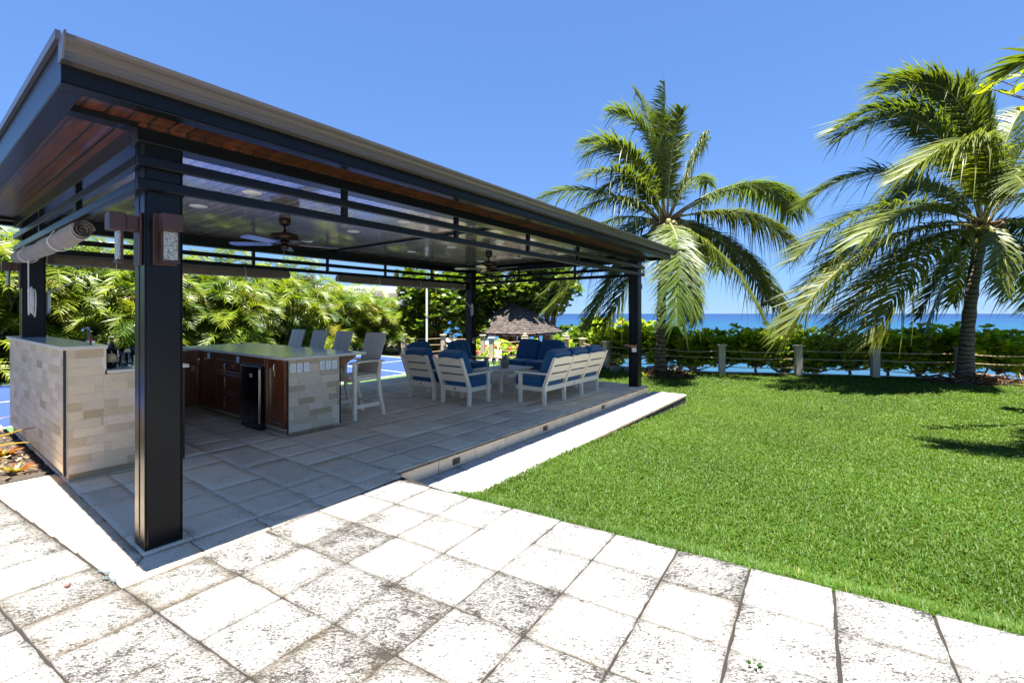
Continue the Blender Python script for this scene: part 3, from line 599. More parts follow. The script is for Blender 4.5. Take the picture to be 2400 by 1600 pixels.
def blind(label, x0, x1, axis_u, off, zc, r, straps, group='rolled canvas blinds under the pavilion rails'):
    t = pthing('rolled_blind', label, 'blind', 0, 0, 0, 0, group)
    b = MB(); roll(b, x0, x1, r, axis_u, (off, zc)); 
    if axis_u: b.box((x0, off-.004, zc), (x1, off+.004, 2.198))
    else: b.box((off-.004, x0+.1, zc), (off+.004, x1, 2.198))
    cv = b.build('canvas_roll', m_canvas, t, smooth=False)
    cv.data.polygons.foreach_set('use_smooth', [True]*len(cv.data.polygons))
    for s_ in straps:
        pts = []
        for q in range(13):
            an = math.pi*(q/12)*1.0+math.pi; y = off+(r+.012)*math.cos(an)*1.04; z = zc-.01+(r+.014)*math.sin(an)*1.1
            pts.append((s_, y, z) if axis_u else (y, s_, z))
        top = [(s_, off-.03, 2.215) if axis_u else (off-.03, s_, 2.215)]; end = [(s_, off+.03, 2.205) if axis_u else (off+.03, s_, 2.205)]
        m = MB(); m.tube(top+pts+end, .0045, 5); m.build('tie_strap', m_cord, t)
    return t
bl = blind('taupe canvas blind rolled under the left side rail, its spiral end showing', 1.55, 5.0-.40, False, .0, 2.125, .072, (2.35, 3.95))
b = MB()     # the open spiral end of the roll
sp = [(.0+.073*(1-q/70)*math.cos(q*.30), 1.53+.012*math.sin(q), 2.125+.075*(1-q/70)*math.sin(q*.30)) for q in range(60)]
for p, q in zip(sp[:-1], sp[1:]): b.add([(p[0], 1.50, p[2]), (q[0], 1.50, q[2]), (q[0], 1.60, q[2]), (p[0], 1.60, p[2])], [(0, 1, 2, 3)])
b.build('roll_end', m_canvas, bl)
blind('taupe canvas blind rolled under the back rail behind the bar', .24, 3.3, True, VL+.02, 2.13, .062, (.9, 2.55))
blind('taupe canvas blind rolled under the back rail beside the far post', 4.25, 7.88, True, VL+.02, 2.13, .062, (5.2, 6.35, 7.4))
def coil(label, pts0, c, ax, loops=4):
    t = pthing('hanging_cord', label, 'cord', 0, 0, 0, 0, 'white blind cords tied up in loops')
    b = MB(); b.tube(pts0, .006, 6); b.build('cord', m_cord, t)
    b = MB()
    for k in range(loops):
        w = .022+.012*k; h = .13+.02*rng.random(); o = rng.uniform(-.015, .015); P = []
        for q in range(19):
            an = 2*math.pi*q/18; a = w*math.sin(an)+o; z = c[2]-.12-h*math.cos(an)+.02*math.sin(2*an+k)
            P.append((c[0]+a*ax[0]+.012*k*ax[1], c[1]+a*ax[1]-.012*k*ax[0], z))
        b.tube(P, .0048, 6)
    for k in range(7): b.tube([(c[0]+rng.uniform(-.03, .03)*ax[0], c[1]+rng.uniform(-.03, .03)*ax[1], c[2]+rng.uniform(-.04, .02)) for q in range(4)], .0048, 5)
    b.build('coiled_loops', m_cord, t)
coil('white cord with a knotted coil in front of the far left post', [(-.03, 3.75, 2.03), (-.032, 3.72, 1.72)], (-.035, 3.70, 1.70), (0, 1), 5)
coil('white cord slanting to a coil hung on the far back post', [(7.35, VL-.01, 2.12), (7.86, VL-.215, 1.62)], (7.90, VL-.215, 1.66), (1, 0), 3)
coil('thin cord slanting from the back blind to a coil right of the far left post', [(.86, VL-.01, 2.10), (.22, VL-.14, 1.70)], (.215, VL-.14, 1.70), (0, 1), 3)
# ================================================================== THE BAR
bar = pthing('bar_counter', 'U-shaped outdoor bar faced in grey stone tile with polished counters and dark wood cabinets', 'bar', 0, 0)
def tilewall(b, fix, a0, a1, z0, z1, axis, sgn, row=.0765, ln=.30, seed=1):
    r2 = random.Random(seed); z = z0; k = 0
    while z < z1-.012:
        zt = min(z+row, z1); a = a0-ln*((k*.37+r2.random()*.12) % 1.0); k += 1
        while a < a1:
            L = ln*r2.choice((.66, 1.0, 1.0)); s0, s1 = max(a, a0), min(a+L, a1); a += L
            if s1-s0 < .015: continue
            q = r2.random(); tn = r2.uniform(.92, 1.1) if q < .5 else (r2.uniform(.78, .92) if q < .84 else r2.uniform(.58, .74)); wm = r2.uniform(-.05, .03)
            tone = (tn*(1+max(0, .95-tn)*.28), tn, tn*(1+wm*1.6-max(0, .95-tn)*.45)); lo_, hi_ = (fix-.0022, fix+.004) if sgn < 0 else (fix-.004, fix+.0022); gp = .0022; pr = r2.uniform(0, .0006)*sgn
            if axis == 0: b.box((s0+gp, lo_+pr, z+gp), (s1-gp, hi_+pr, zt-gp), 0, tone, ch=.0006)
            else: b.box((lo_+pr, s0+gp, z+gp), (hi_+pr, s1-gp, zt-gp), 0, tone, ch=.0006)
        z = zt
LW = 5.04    # far end of the left wall
b = MB(); b.box((-.03, 1.96, .065), (.23, LW, 1.138)); b.box((.23, 1.96, .065), (.80, LW, .905)); b; core = b.build('masonry_core', m_grout, bar)
b = MB(); tilewall(b, -.0302, 1.975, LW, .065, 1.138, 1, -1, seed=3)
tilewall(b, 1.959, -.022, .222, .065, 1.138, 0, -1, seed=5, ln=.29); tilewall(b, 1.959, .2222, .828, .065, .905, 0, -1, seed=6, ln=.29)
b.build('tile_cladding', m_tile, core)
b = MB(); b.box((-.045, 1.948, .062), (-.028, 1.966, 1.138)); b.build('corner_trim', m_trim, core); b = MB(); b.box((.830, 1.948, .0), (.842, 1.964, .905)); b.build('corner_trim', m_trim, core)
b = MB(); b.box((.224, 1.946, .943), (.238, 1.99, 1.138), ch=.003); b.build('edge_trim', m_edge, core)
b = MB(); b.box((-.005, 1.985, 0), (.80, LW-.04, .064)); b.build('toe_kick', m_kick, core)
def top(poly, z1, th=.032, name='countertop'):
    b = MB(); b.prism(poly, z1-th, z1-.003, axis=2); o = b.build(name, m_edge, bar, bevel=.004)
    c = [sum(p[k] for p in poly)/len(poly) for k in (0, 1)]
    b = MB(); b.prism(poly, z1-.0025, z1, axis=2); b.build('polished_surface', m_counter, o); return o
top([(-.062, 1.925), (.245, 1.925), (.245, LW+.03), (-.062, LW+.03)], 1.170)
top([(.246, 1.925), (.875, 1.925), (.875, 4.37), (1.78, 4.37), (1.78, 1.765), (2.858, 1.765), (2.858, 4.97), (.246, 4.97)], .943)
# back run and island carcasses
b = MB(); b.box((.80, 4.42, .085), (1.90, 4.92, .909)); b.box((.62, 2.05, .085), (.835, 4.42, .905)); carc = b.build('back_cabinet', m_cab, bar)
b = MB(); b.box((.7, 4.46, 0), (1.9, 4.9, .084)); b.build('toe_kick', m_kick, bar); b = MB(); b.box((1.90, 1.92, 0), (2.48, 4.86, .064)); b.build('toe_kick', m_kick, bar)
b = MB(); b.box((1.868, 1.872, .065), (2.52, 4.93, .909)); isl = b.build('island_core', m_grout, bar)
b = MB(); tilewall(b, 1.870, 1.858, 2.528, .048, .909, 0, -1, row=.0785, seed=21, ln=.30); tilewall(b, 2.521, 1.872, 4.93, .048, .909, 1, 1, seed=22); b.build('tile_cladding', m_tile, isl)
b = MB(); b.box((2.528, 1.856, .045), (2.54, 1.868, .909)); b.build('corner_trim', m_trim, isl); b = MB(); b.box((1.844, 1.858, .045), (1.857, 1.872, .909)); b.build('corner_trim', m_trim, isl)
for k, uu in enumerate((1.876, 1.958, 2.043, 2.246, 2.33, 2.415)):
    m = MB(); m.box((uu, 1.853, .752), (uu+.068, 1.8595, .862), ch=.002); pl = m.build('outlet_plate', m_plate, isl)
    m = MB(); m.box((uu+.02, 1.8515, .775), (uu+.048, 1.8526, .838), tone=(.88, .88, .88)); m.build('outlet_face', m_plate, pl)
def panel_face(name, x, v0, v1, z0, z1, parent=None, handle=None, tagz=None, stile=.055):   # a panelled front on the face u = x looking to -u
    b = MB(); b.box((x-.018, v0, z0), (x, v1, z1)); d = b.build(name, m_cab, parent or bar, bevel=.002)
    b = MB()
    for lo, hi in (((v0, z0), (v0+stile, z1)), ((v1-stile, z0), (v1, z1)), ((v0+stile+.0005, z0), (v1-stile-.0005, z0+stile)), ((v0+stile+.0005, z1-stile), (v1-stile-.0005, z1))): b.box((x-.032, lo[0], lo[1]), (x-.0182, hi[0], hi[1]), tone=(1.25, 1.2, 1.1), ch=.004)
    b.build('frame', m_cab, d)
    if handle:
        hv, hz = handle; m = MB(); m.lathe([(.006, 0), (.006, .02), (.016, .024), (.016, .034), (.006, .038)], 12); mt = Matrix.Translation((x-.032, hv, hz)) @ Matrix.Rotation(R(-90), 4, 'Y'); m.v = [tuple(mt @ Vector(p)) for p in m.v]; m.box((x-.074, hv-.008, hz-.05), (x-.066, hv+.008, hz), ch=.002); m.build('handle', m_chrome, d, smooth=False)
        m = MB(); m.box((x-.068, hv-.028, hz-.13), (x-.062, hv+.020, hz-.045), ch=.003); m.build('tag', m_tagwood, d)
    return d
panel_face('cabinet_door', 1.866, 1.90, 2.38, .09, .905, handle=(2.09, .835))
for z0, z1 in ((.63, .80), (.365, .62), (.10, .355)): panel_face('drawer', 1.866, 3.05, 3.86, z0, z1, handle=(3.46, z1-.05), stile=.03)
panel_face('top_rail', 1.866, 2.40, 3.86, .81, .903, stile=.012)
panel_face('corner_panel', 1.866, 3.88, 4.41, .09, .905)
for vv in (3.08, 4.02):
    m = MB(); m.box((1.824, vv, .80), (1.832, vv+.075, .885), ch=.002); m.build('outlet_plate', m_plate, bar)
def back_face(v0u, v1u, z0, z1, y, handle):   # panelled front looking to -v
    b = MB(); b.box((v0u, y-.018, z0), (v1u, y, z1)); d = b.build('cabinet_door', m_cab, bar, bevel=.002); b = MB(); s_ = .06
    for lo, hi in (((v0u, z0), (v0u+s_, z1)), ((v1u-s_, z0), (v1u, z1)), ((v0u+s_+.0005, z0), (v1u-s_-.0005, z0+s_)), ((v0u+s_+.0005, z1-s_), (v1u-s_-.0005, z1))): b.box((lo[0], y-.032, lo[1]), (hi[0], y-.0182, hi[1]), tone=(1.2, 1.15, 1.1), ch=.004)
    b.build('frame', m_cab, d); m = MB(); m.box((handle-.012, y-.06, .765), (handle+.012, y-.0325, .79), ch=.003); m.build('handle', m_chrome, d); m = MB(); m.box((handle-.10, y-.042, .60), (handle-.045, y-.033, .69), ch=.003); m.build('tag', m_tagwood, d)
back_face(1.42, 1.83, .09, .80, 4.42, 1.86-.05); back_face(.98, 1.41, .09, .80, 4.42, 1.38)
m = MB(); m.lathe([(.005, 0), (.005, .02), (.014, .026), (.012, .036)], 12); mt = Matrix.Translation((.835, 2.2, .70)) @ Matrix.Rotation(R(90), 4, 'Y'); m.v = [tuple(mt @ Vector(p)) for p in m.v]; m.build('door_knob', m_chrome, bar)
for vv in (1.90, 3.3, 4.7):
    b = MB(); b.prism([(.909, 2.53), (.909, 2.80), (.885, 2.80), (.74, 2.56), (.74, 2.53)], vv, vv+.045, axis=1); b.v = [(x, y, z) for x, y, z in b.v]; b.build('corbel', m_corbel, bar, bevel=.003)
fr = pthing('mini_fridge', 'black undercounter mini fridge set into the bar island', 'fridge', 1.866, 2.70)
b = MB(); b.box((-.02, -.27, .012), (.45, .27, .80)); 
b = MB(); b.box((-.06, -.275, .012), (-.003, .275, .80), ch=.01); b.build('cabinet', m_fridge, fr)
b = MB(); b.prism([(-.062, -.275), (-.062, .275), (-.078, .275), (-.094, .15), (-.099, 0), (-.094, -.15), (-.078, -.275)], .06, .795, axis=2); d = b.build('door', m_fridge, fr, bevel=.006)
b = MB(); b.box((-.094, -.290, .10), (-.066, -.277, .77), ch=.004); b.build('door_edge_strip', m_chrome, d)
b = MB(); b.box((-.0995, -.12, .655), (-.0935, -.05, .70), ch=.002); bd = b.build('badge', m_plate, d)
b = MB(); [b.box((-.1002, -.113+k*.02, .662), (-.0997, -.10+k*.02, .692)) for k in range(3)]; b.build('badge_mark', m_dark, bd)
# things on the bar
def lathe_thing(name, label, cat, u, v, z, prof, mat, group=None, n=24):
    t = pthing(name, label, cat, u, v, z, 0, group); return t
t = pthing('wine_bottle', 'dark wine bottle with gold foil neck beside the raised bar end', 'bottle', .315, 2.13, .944)
b = MB(); b.lathe([(.03, 0), (.037, .004), (.037, .175), (.034, .195), (.016, .225), (.0135, .235), (.0135, .275)], 24); b.build('glass', m_fridge, t, smooth=True)
b = MB(); b.lathe([(.0145, .245), (.0148, .262), (.0145, .263)], 20); b.build('foil_band', m_gold, t, smooth=True); b = MB(); b.lathe([(.0148, .2635), (.015, .282), (.013, .284)], 20); b.build('cap', m_dark, t, smooth=True)
b = MB(); b.lathe([(.0375, .055), (.0375, .135)], 24); b.build('label', m_label, t, smooth=True)
t = pthing('liquor_bottle', 'second dark bottle with a cream label tight against the raised bar', 'bottle', .285, 2.21, .944)
b = MB(); b.lathe([(.03, 0), (.036, .004), (.036, .15), (.014, .20), (.013, .235)], 24); b.build('glass', m_fridge, t, smooth=True); b = MB(); b.lathe([(.0365, .05), (.0365, .14)], 24); b.build('label', m_label, t, smooth=True)
def martini(u, v, lab):
    t = pthing('martini_glass', lab, 'cocktail glass', u, v, .944, 0, 'cocktail glasses on the lower bar')
    b = MB(); b.lathe([(.038, 0), (.036, .003), (.005, .008), (.004, .10), (.058, .185), (.0555, .185), (.0035, .104)], 24); b.build('glass_body', m_glass, t, smooth=True)
martini(.34, 2.03, 'martini glass in front of the dark wine bottle'); martini(.475, 2.05, 'martini glass close beside the nearest post')
def tumbler(u, v, lab):
    t = pthing('glass_tumbler', lab, 'tumbler', u, v, .944, 0, 'clear tumblers on the lower bar')
    b = MB(); b.lathe([(.032, 0), (.036, .003), (.040, .13), (.037, .13), (.033, .012)], 20); b.build('glass_body', m_glass, t, smooth=True)
tumbler(.40, 2.13, 'clear tumbler between the two martini glasses'); tumbler(.46, 2.21, 'clear tumbler behind the martini glass near the post'); tumbler(.40, 2.26, 'clear tumbler farthest back among the bar glasses')
t = pthing('corkscrew', 'small red corkscrew standing on the raised bar top', 'corkscrew', .17, 2.15, 1.171)
b = MB(); b.box((-.012, -.01, .028), (.014, .01, .055), ch=.004); b.box((-.008, -.008, 0), (.006, .008, .028), ch=.002); b.build('grip', m_red, t); b = MB(); b.tube([(-.035, 0, .035), (-.012, 0, .036)], .003, 6); b.build('screw', m_chrome, t)
t = pthing('bar_tap', 'small chrome tap rising behind the raised bar top', 'tap', .44, 3.6, .944)
b = MB(); b.tube([(0, 0, 0), (0, 0, .30), (-.02, -.03, .34), (-.06, -.08, .345), (-.08, -.11, .31)], [.016, .015, .014, .013, .012], 10); b.build('spout', m_chrome, t, smooth=True); b = MB(); b.box((-.03, -.02, .16), (.05, .02, .2), ch=.008); b.build('lever', m_chrome, t)
# ================================================================== FURNITURE
def superbox(h, n=9, p=6.0, tufts=(), depth=.02, puff=.0):
    V = []; F = []; key = {}
    def vid(q):
        k = tuple(round(x, 5) for x in q)
        if k not in key: key[k] = len(V); V.append(q)
        return key[k]
    g = [math.tan((2*i/n-1)*math.pi/4*.86)/math.tan(math.pi/4*.86) for i in range(n+1)]
    for a in range(3):
        for s_ in (-1, 1):
            for i in range(n):
                for j in range(n):
                    q = []
                    for (x, y) in ((g[i], g[j]), (g[i+1], g[j]), (g[i+1], g[j+1]), (g[i], g[j+1])):
                        c = [0, 0, 0]; c[a] = s_; c[(a+1) % 3] = x; c[(a+2) % 3] = y; q.append(vid(tuple(c)))
                    F.append(tuple(q if s_ > 0 else q[::-1]))
    out = []
    for q in V:
        L = sum(abs(x)**p for x in q)**(1/p); w = [x/L for x in q]; c = [w[k]*h[k] for k in range(3)]
        if puff: c[1] *= 1+puff*(1-w[0]**2)*(1-w[2]**2)
        for (tx, tz) in tufts:
            r2 = ((c[0]-tx)**2+(c[2]-tz)**2)/(.045**2); d = depth*math.exp(-r2); c[1] -= math.copysign(d, c[1]) if abs(w[1]) > .5 else 0
        out.append(tuple(c))
    return out, F
def lounge(name, label, cat, seats, u, v, rot, group, src=None):
    # local: x along the back, y towards the sitter's knees; rear feet on y = 0
    t = pthing(name, label, cat, u, v, 0, rot, group); w = .63*seats if seats > 1 else .63; h = w/2
    def rear(x0):
        b = MB(); b.prism([(-.012, 0), (.042, 0), (.052, .20), (.044, .30), (-.155, .765), (-.205, .765), (-.012, .27)], x0, x0+.05, axis=0); return b
    n = seats+1
    for k in range(n): x = -h+(w-.05)*k/seats; rear(x).build('back_leg', m_white, t, bevel=.005)
    for x in (-h, h-.05):
        b = MB(); b.prism([(.455, 0), (.505, 0), (.512, .482), (.448, .482)], x, x+.05, axis=0); b.build('front_leg', m_white, t, bevel=.005)
        b = MB(); b.prism([(-.085, .485), (.575, .485), (.585, .510), (-.095, .510)], x-.012, x+.062, axis=0); b.build('armrest', m_white, t, bevel=.006)
    b = MB()
    for x in (-h+.051, h-.051-.03): b.box((x, .05, .205), (x+.03, .60, .275))
    b.box((-h+.082, .565, .205), (h-.082, .595, .27)); b.box((-h+.05, -.008, .215), (h-.05, .018, .295)); b.box((-h+.082, .06, .245), (h-.082, .56, .262)); b.build('seat_frame', m_white, t, bevel=.004)
    def yb(z): return .044-(z-.30)*(.199/.465)
    for k in range(seats):
        x0 = -h+(w-.05)*k/seats+.05; x1 = -h+(w-.05)*(k+1)/seats
        for z0, z1, arch in ((.372, .485, 0), (.508, .612, 0), (.636, .738, .022)):
            b = MB(); m_ = 12; F_ = []; 
            for q in range(m_):
                xa = x0+.001+(x1-x0-.002)*q/m_; xb = x0+.001+(x1-x0-.002)*(q+1)/m_; A_ = lambda x: z1+arch*math.sin(math.pi*(x-x0)/(x1-x0))
                vs = []
                for x in (xa, xb):
                    za = A_(x); vs += [(x, yb(z0)-.036, z0), (x, yb(z0)-.014, z0), (x, yb(za)-.014, za), (x, yb(za)-.036, za)]
                fs = [(0, 4, 5, 1), (1, 5, 6, 2), (2, 6, 7, 3), (3, 7, 4, 0)]+([(0, 1, 2, 3)] if q == 0 else [])+([(7, 6, 5, 4)] if q == m_-1 else []); b.add(vs, fs)
            b.build('back_slat', m_white, t)
        xc = (x0+x1)/2
        V, F = superbox(((x1-x0)/2+.012, .31, .085), 9, 9); mt = Matrix.Translation((xc, .325, .358)); b = MB(); b.add([tuple(mt @ Vector(p)) for p in V], F); b.build('seat_cushion', m_blue, t, smooth=True)
        hx = (x1-x0)/2+.010; V, F = superbox((hx, .088, .245), 14, 6.5, [(-hx*.45, .09), (hx*.45, .09), (-hx*.45, -.09), (hx*.45, -.09)], .03, .10)
        mt = Matrix.Translation((xc, .005, .63)) @ Matrix.Rotation(R(23), 4, 'X'); b = MB(); b.add([tuple(mt @ Vector(p)) for p in V], F); b.build('back_cushion', m_blue, t, smooth=True)
    b = MB(); b.lathe([(.002, 0), (.02, .001), (.02, .004), (.0, .005)], 16); mt = Matrix.Translation((0, -.0085, .255)) @ Matrix.Rotation(R(90), 4, 'X'); b.v = [tuple(mt @ Vector((p[0], p[1]*.6, p[2]))) for p in b.v]; b.build('badge', m_dark, t)
    return t
G1 = 'white armchairs with blue cushions'
HP = math.pi/2
lounge('armchair', 'nearest white armchair with blue cushions, its slatted back turned to the camera', 'armchair', 1, 4.485, 1.697, -HP, G1)
a0 = [o for o in col.objects if o.name == 'armchair'][0]
dup(a0, W(4.525, 2.535), PROT-HP+.035, 'white armchair with its back to the camera, just left of the nearest armchair', G1)
dup(a0, W(5.60, 3.74), PROT+math.pi+.05, 'white armchair facing the camera, mostly hidden behind the two near armchairs', G1)
dup(a0, W(6.47, 3.45), PROT+math.pi+.02, 'white armchair facing the camera by the far back post, left of the coffee table', G1)
lounge('sofa', 'long white three-seat sofa with slatted back and blue cushions by the stone riser', 'sofa', 3, 6.18, .482, 0, None)
lounge('loveseat', 'two-seat white loveseat with tufted navy cushions facing the camera behind the coffee table', 'loveseat', 2, 7.76, 2.21, HP, None)
t = pthing('coffee_table', 'low white coffee table between the sofa and armchairs', 'coffee table', 6.22, 2.06)
b = MB(); [b.box((-.50, -.36+.121*k, .375), (.50, -.36+.121*k+.117, .397), ch=.004) for k in range(6)]; b.build('table_top', m_white, t)
for x, y in ((-.44, -.29), (.39, -.29), (.39, .24), (-.44, .24)): b = MB(); b.prism([(x, y), (x+.055, y), (x+.055, y+.05), (x, y+.05)], 0, .33, axis=2); b.build('leg', m_white, t, bevel=.004)
b = MB(); b.box((-.46, -.31, .325), (.46, -.285, .374)); b.box((-.46, .285, .325), (.46, .31, .374)); b.box((-.46, -.284, .325), (-.435, .284, .374)); b.box((.435, -.284, .325), (.46, .284, .374)); b.build('apron', m_white, t)
b = MB(); b.lathe([(.002, 0), (.018, .001), (.018, .004), (.0, .005)], 14); mt = Matrix.Translation((.1, -.3105, .352)) @ Matrix.Rotation(R(90), 4, 'X'); b.v = [tuple(mt @ Vector((p[0], p[1]*.6, p[2]))) for p in b.v]; b.build('badge', m_dark, t)
t = pthing('ice_bucket', 'hammered metal ice bucket on the coffee table', 'ice bucket', 6.21, 2.02, .398)
b = MB(); b.lathe([(.06, 0), (.075, .005), (.088, .16), (.094, .165), (.094, .172), (.086, .172), (.08, .16), (.068, .012)], 28); b.build('bucket', m_pewter, t, smooth=True)
for s_ in (-1, 1): b = MB(); b.tube([(s_*.088, -.02, .145), (s_*.112, -.015, .135), (s_*.116, 0, .12), (s_*.112, .015, .135), (s_*.088, .02, .145)], .004, 6); b.build('ring_handle', m_pewter, t, smooth=True)
t = pthing('champagne_bottle', 'dark bottle leaning inside the metal ice bucket', 'bottle', 6.20, 2.04, .42)
b = MB(); b.lathe([(.03, 0), (.034, .01), (.034, .12), (.014, .185), (.013, .235)], 18); mt = Matrix.Rotation(R(14), 4, 'Y'); b.v = [tuple(mt @ Vector(p)) for p in b.v]; b.build('glass', m_fridge, t, smooth=True)
b = MB(); b.lathe([(.0145, .185), (.0155, .235), (.012, .247)], 16); b.v = [tuple(mt @ Vector(p)) for p in b.v]; b.build('foil', m_dark, t, smooth=True)
for k, (u, v, lab) in enumerate(((5.84, 2.16, 'wine glass farthest left on the coffee table'), (5.95, 2.08, 'wine glass second from the left on the coffee table'), (6.04, 2.16, 'wine glass behind the others on the coffee table'), (6.06, 2.02, 'wine glass nearest the metal ice bucket'))):
    t = pthing('wine_glass', lab, 'wine glass', u, v, .398, 0, 'wine glasses on the coffee table')
    b = MB(); b.lathe([(.032, 0), (.031, .003), (.004, .008), (.0035, .085), (.02, .098), (.036, .13), (.036, .155), (.029, .195), (.0275, .195), (.034, .155), (.034, .132), (.018, .101), (.002, .09)], 20); b.build('glass_body', m_glass, t, smooth=True)
# bar chairs: local -y looks at the counter
def bar_chair(label, u, v, rot):
    t = pthing('bar_chair', label, 'bar chair', u, v, 0, rot, 'tall bar chairs along the island')
    for s_ in (-1, 1):
        x = s_*.235
        b = MB(); b.prism([(-.235, 0), (-.185, 0), (-.182, .765), (-.238, .765)], x-.019, x+.019, axis=0); b.build('front_leg', m_white, t, bevel=.004)
        b = MB(); b.prism([(.27, 0), (.318, 0), (.24, .34), (.222, .56), (.25, .78), (.205, .78), (.176, .56), (.19, .34)], x-.019, x+.019, axis=0); b.build('back_leg', m_white, t, bevel=.004)
        b = MB(); b.prism([(-.275, .766), (-.12, .780), (.06, .782), (.285, .768), (.285, .748+.042), (.06, .804), (-.12, .802), (-.275, .788)], x-.04, x+.04, axis=0); b.build('armrest', m_white, t, bevel=.004)
    for s_ in (-1, 1): b = MB(); b.box((s_*.235-.012, -.18, .155), (s_*.235+.012, .205, .205)); b.build('side_stretcher', m_white, t, bevel=.003)
    b = MB()
    for s_ in (-1, 1): b.box((s_*.199-.016, -.23, .52), (s_*.199+.016, .22, .575))
    b.box((-.1825, -.235, .515), (.1825, -.21, .578)); b.box((-.1825, .18, .515), (.1825, .205, .578)); b.build('seat_frame', m_white, t, bevel=.003)
    b = MB(); [b.box((-.205, -.27+.096*k, .580), (.205, -.27+.096*k+.09, .60), ch=.005) for k in range(5)]; b.build('seat', m_white, t)
    b = MB(); b.box((-.216, -.23, .15), (.216, -.19, .185)); b.build('foot_rest', m_white, t, bevel=.004); b = MB(); b.box((-.216, .215, .17), (.216, .24, .205)); b.build('rear_stretcher', m_white, t, bevel=.004)
    for k in range(3):
        b = MB(); x = -.198+.1335*k; f = 1+.10; b.add([(x, .168, .55), (x+.129, .168, .55), (x+.129, .190, .55), (x, .190, .55), (x*f, .345, 1.17), ((x+.129)*f, .345, 1.17), ((x+.129)*f, .367, 1.17), (x*f, .367, 1.17)], [(0, 3, 2, 1), (4, 5, 6, 7), (0, 1, 5, 4), (1, 2, 6, 5), (2, 3, 7, 6), (3, 0, 4, 7)]); b.build('back_slat', m_grey, t, bevel=.004)
    b = MB(); b.box((-.2, .192, .60), (.2, .215, .66)); b.build('back_rail', m_grey, t)
    return t
bar_chair('white bar chair at the near end of the island, fully in view', 3.02, 2.22, -HP+.06)
c0 = [o for o in col.objects if o.name == 'bar_chair'][0]
for v_, lab in ((3.12, 'bar chair second from the near end of the island'), (3.82, 'bar chair third from the near end of the island'), (4.52, 'bar chair at the far end of the island, leftmost in view')): dup(c0, W(3.08, v_), PROT-HP, lab)
# ================================================================== PLANTS
def unit(a): return a/np.maximum(np.linalg.norm(a, axis=-1, keepdims=True), 1e-9)
class Leaf:
    def __init__(s): s.V = []; s.F = []; s.T = []; s.M = []; s.n = 0
    def put(s, V, F, T, mi=0):
        V = np.asarray(V, float).reshape(-1, 3); F = np.asarray(F, int)
        s.V.append(V); s.F.append(F+s.n); s.T.append(np.broadcast_to(np.asarray(T, float), V.shape) if np.ndim(T) < 2 else np.asarray(T, float)); s.M.append(np.full(len(F), mi)); s.n += len(V)
    def build(s, name, mats, parent=None, loc=(0, 0, 0), rot=0.0, smooth=True):
        return nmesh(name, np.concatenate(s.V), np.concatenate(s.F), np.concatenate(s.T), mats, parent, loc, rot, smooth, np.concatenate(s.M))
def tube_np(P, r, n=6):
    P = np.asarray(P, float); m = len(P); t = unit(np.gradient(P, axis=0)); a = np.cross(t, [0.31, 0.12, .94]); a = unit(a); b = np.cross(t, a)
    an = np.arange(n)*2*np.pi/n; r = np.broadcast_to(np.asarray(r, float), (m,))
    V = P[:, None]+r[:, None, None]*(a[:, None]*np.cos(an)[None, :, None]+b[:, None]*np.sin(an)[None, :, None])
    F = [(i*n+k, i*n+(k+1) % n, (i+1)*n+(k+1) % n, (i+1)*n+k) for i in range(m-1) for k in range(n)]
    return V.reshape(-1, 3), np.array(F)
def frond(L, p0, c, p2, nl, Lmax, wind=(0, 0, 0), droop=.5, tone=(1, 1, 1), w=.018, seg=3, start=.14, rr=.022, vang=.25, ragged=.06, rtone=(1, 1, 1)):
    p0, c, p2 = (np.asarray(x, float) for x in (p0, c, p2)); f = lambda t: (1-t)**2*p0+2*t*(1-t)*c+t*t*p2
    tt = np.linspace(0, 1, 13)[:, None]; V, F = tube_np(f(tt), rr*(1-.88*tt[:, 0]), 5); L.put(V, F, np.array(rtone), 1)
    ts = np.repeat(np.linspace(start, .995, nl)+nr.normal(0, .003, nl), 2).clip(.05, 1); sd = np.tile([-1., 1.], nl); t = ts[:, None]
    P = f(t); Tn = unit(2*(1-t)*(c-p0)+2*t*(p2-c)); up = np.array([0, 0, 1.0]); out = unit(np.array([p2[0]-p0[0], p2[1]-p0[1], 0.0])+1e-6)
    N = up-Tn*(Tn@up)[:, None]; bad = np.linalg.norm(N, axis=1) < .35; N2 = -out-Tn*(Tn@-out)[:, None]; N = unit(np.where(bad[:, None], N2, N)); Sv = np.cross(Tn, N)
    n = len(ts); a = np.radians(16+40*ts+nr.normal(0, 5, n))[:, None]
    d = unit(sd[:, None]*Sv*np.cos(a)+Tn*np.sin(a)+N*(vang+nr.normal(0, .10, n))[:, None])
    q_ = (ts-start)/(1-start); ln = Lmax*(.35+.65*np.sin(np.pi*np.clip(.10+.80*q_, 0, 1)))*nr.uniform(.82, 1.1, n); ln *= np.where(q_ > .9, .75, 1)
    dr = droop*.72*nr.uniform(.5, 1.5, n); dr = np.where(nr.random(n) < ragged, dr+.8, dr); wd = np.asarray(wind, float)
    wv = unit(Tn-d*np.sum(Tn*d, 1, keepdims=True)); br = nr.uniform(.72, 1.22, n)
    K = seg+1; VV = np.zeros((n, K, 2, 3))
    for k in range(K):
        q = k/seg; ctr = P+d*(ln*q*(1-.10*dr*q))[:, None]+np.array([0, 0, -1.0])*(ln*dr*q**2)[:, None]+wd*(ln*q**2)[:, None]
        ww = w*(.75 if k == 0 else (1-q**2.2)*1.0+.06)
        VV[:, k, 0] = ctr-wv*ww; VV[:, k, 1] = ctr+wv*ww
    base = np.arange(n)[:, None, None]*(2*K); q4 = np.array([[2*k, 2*k+1, 2*k+3, 2*k+2] for k in range(seg)])[None]
    T = np.asarray(tone, float)[None]*br[:, None]; L.put(VV, (base+q4).reshape(-1, 4), np.repeat(T, 2*K, 0), 0)
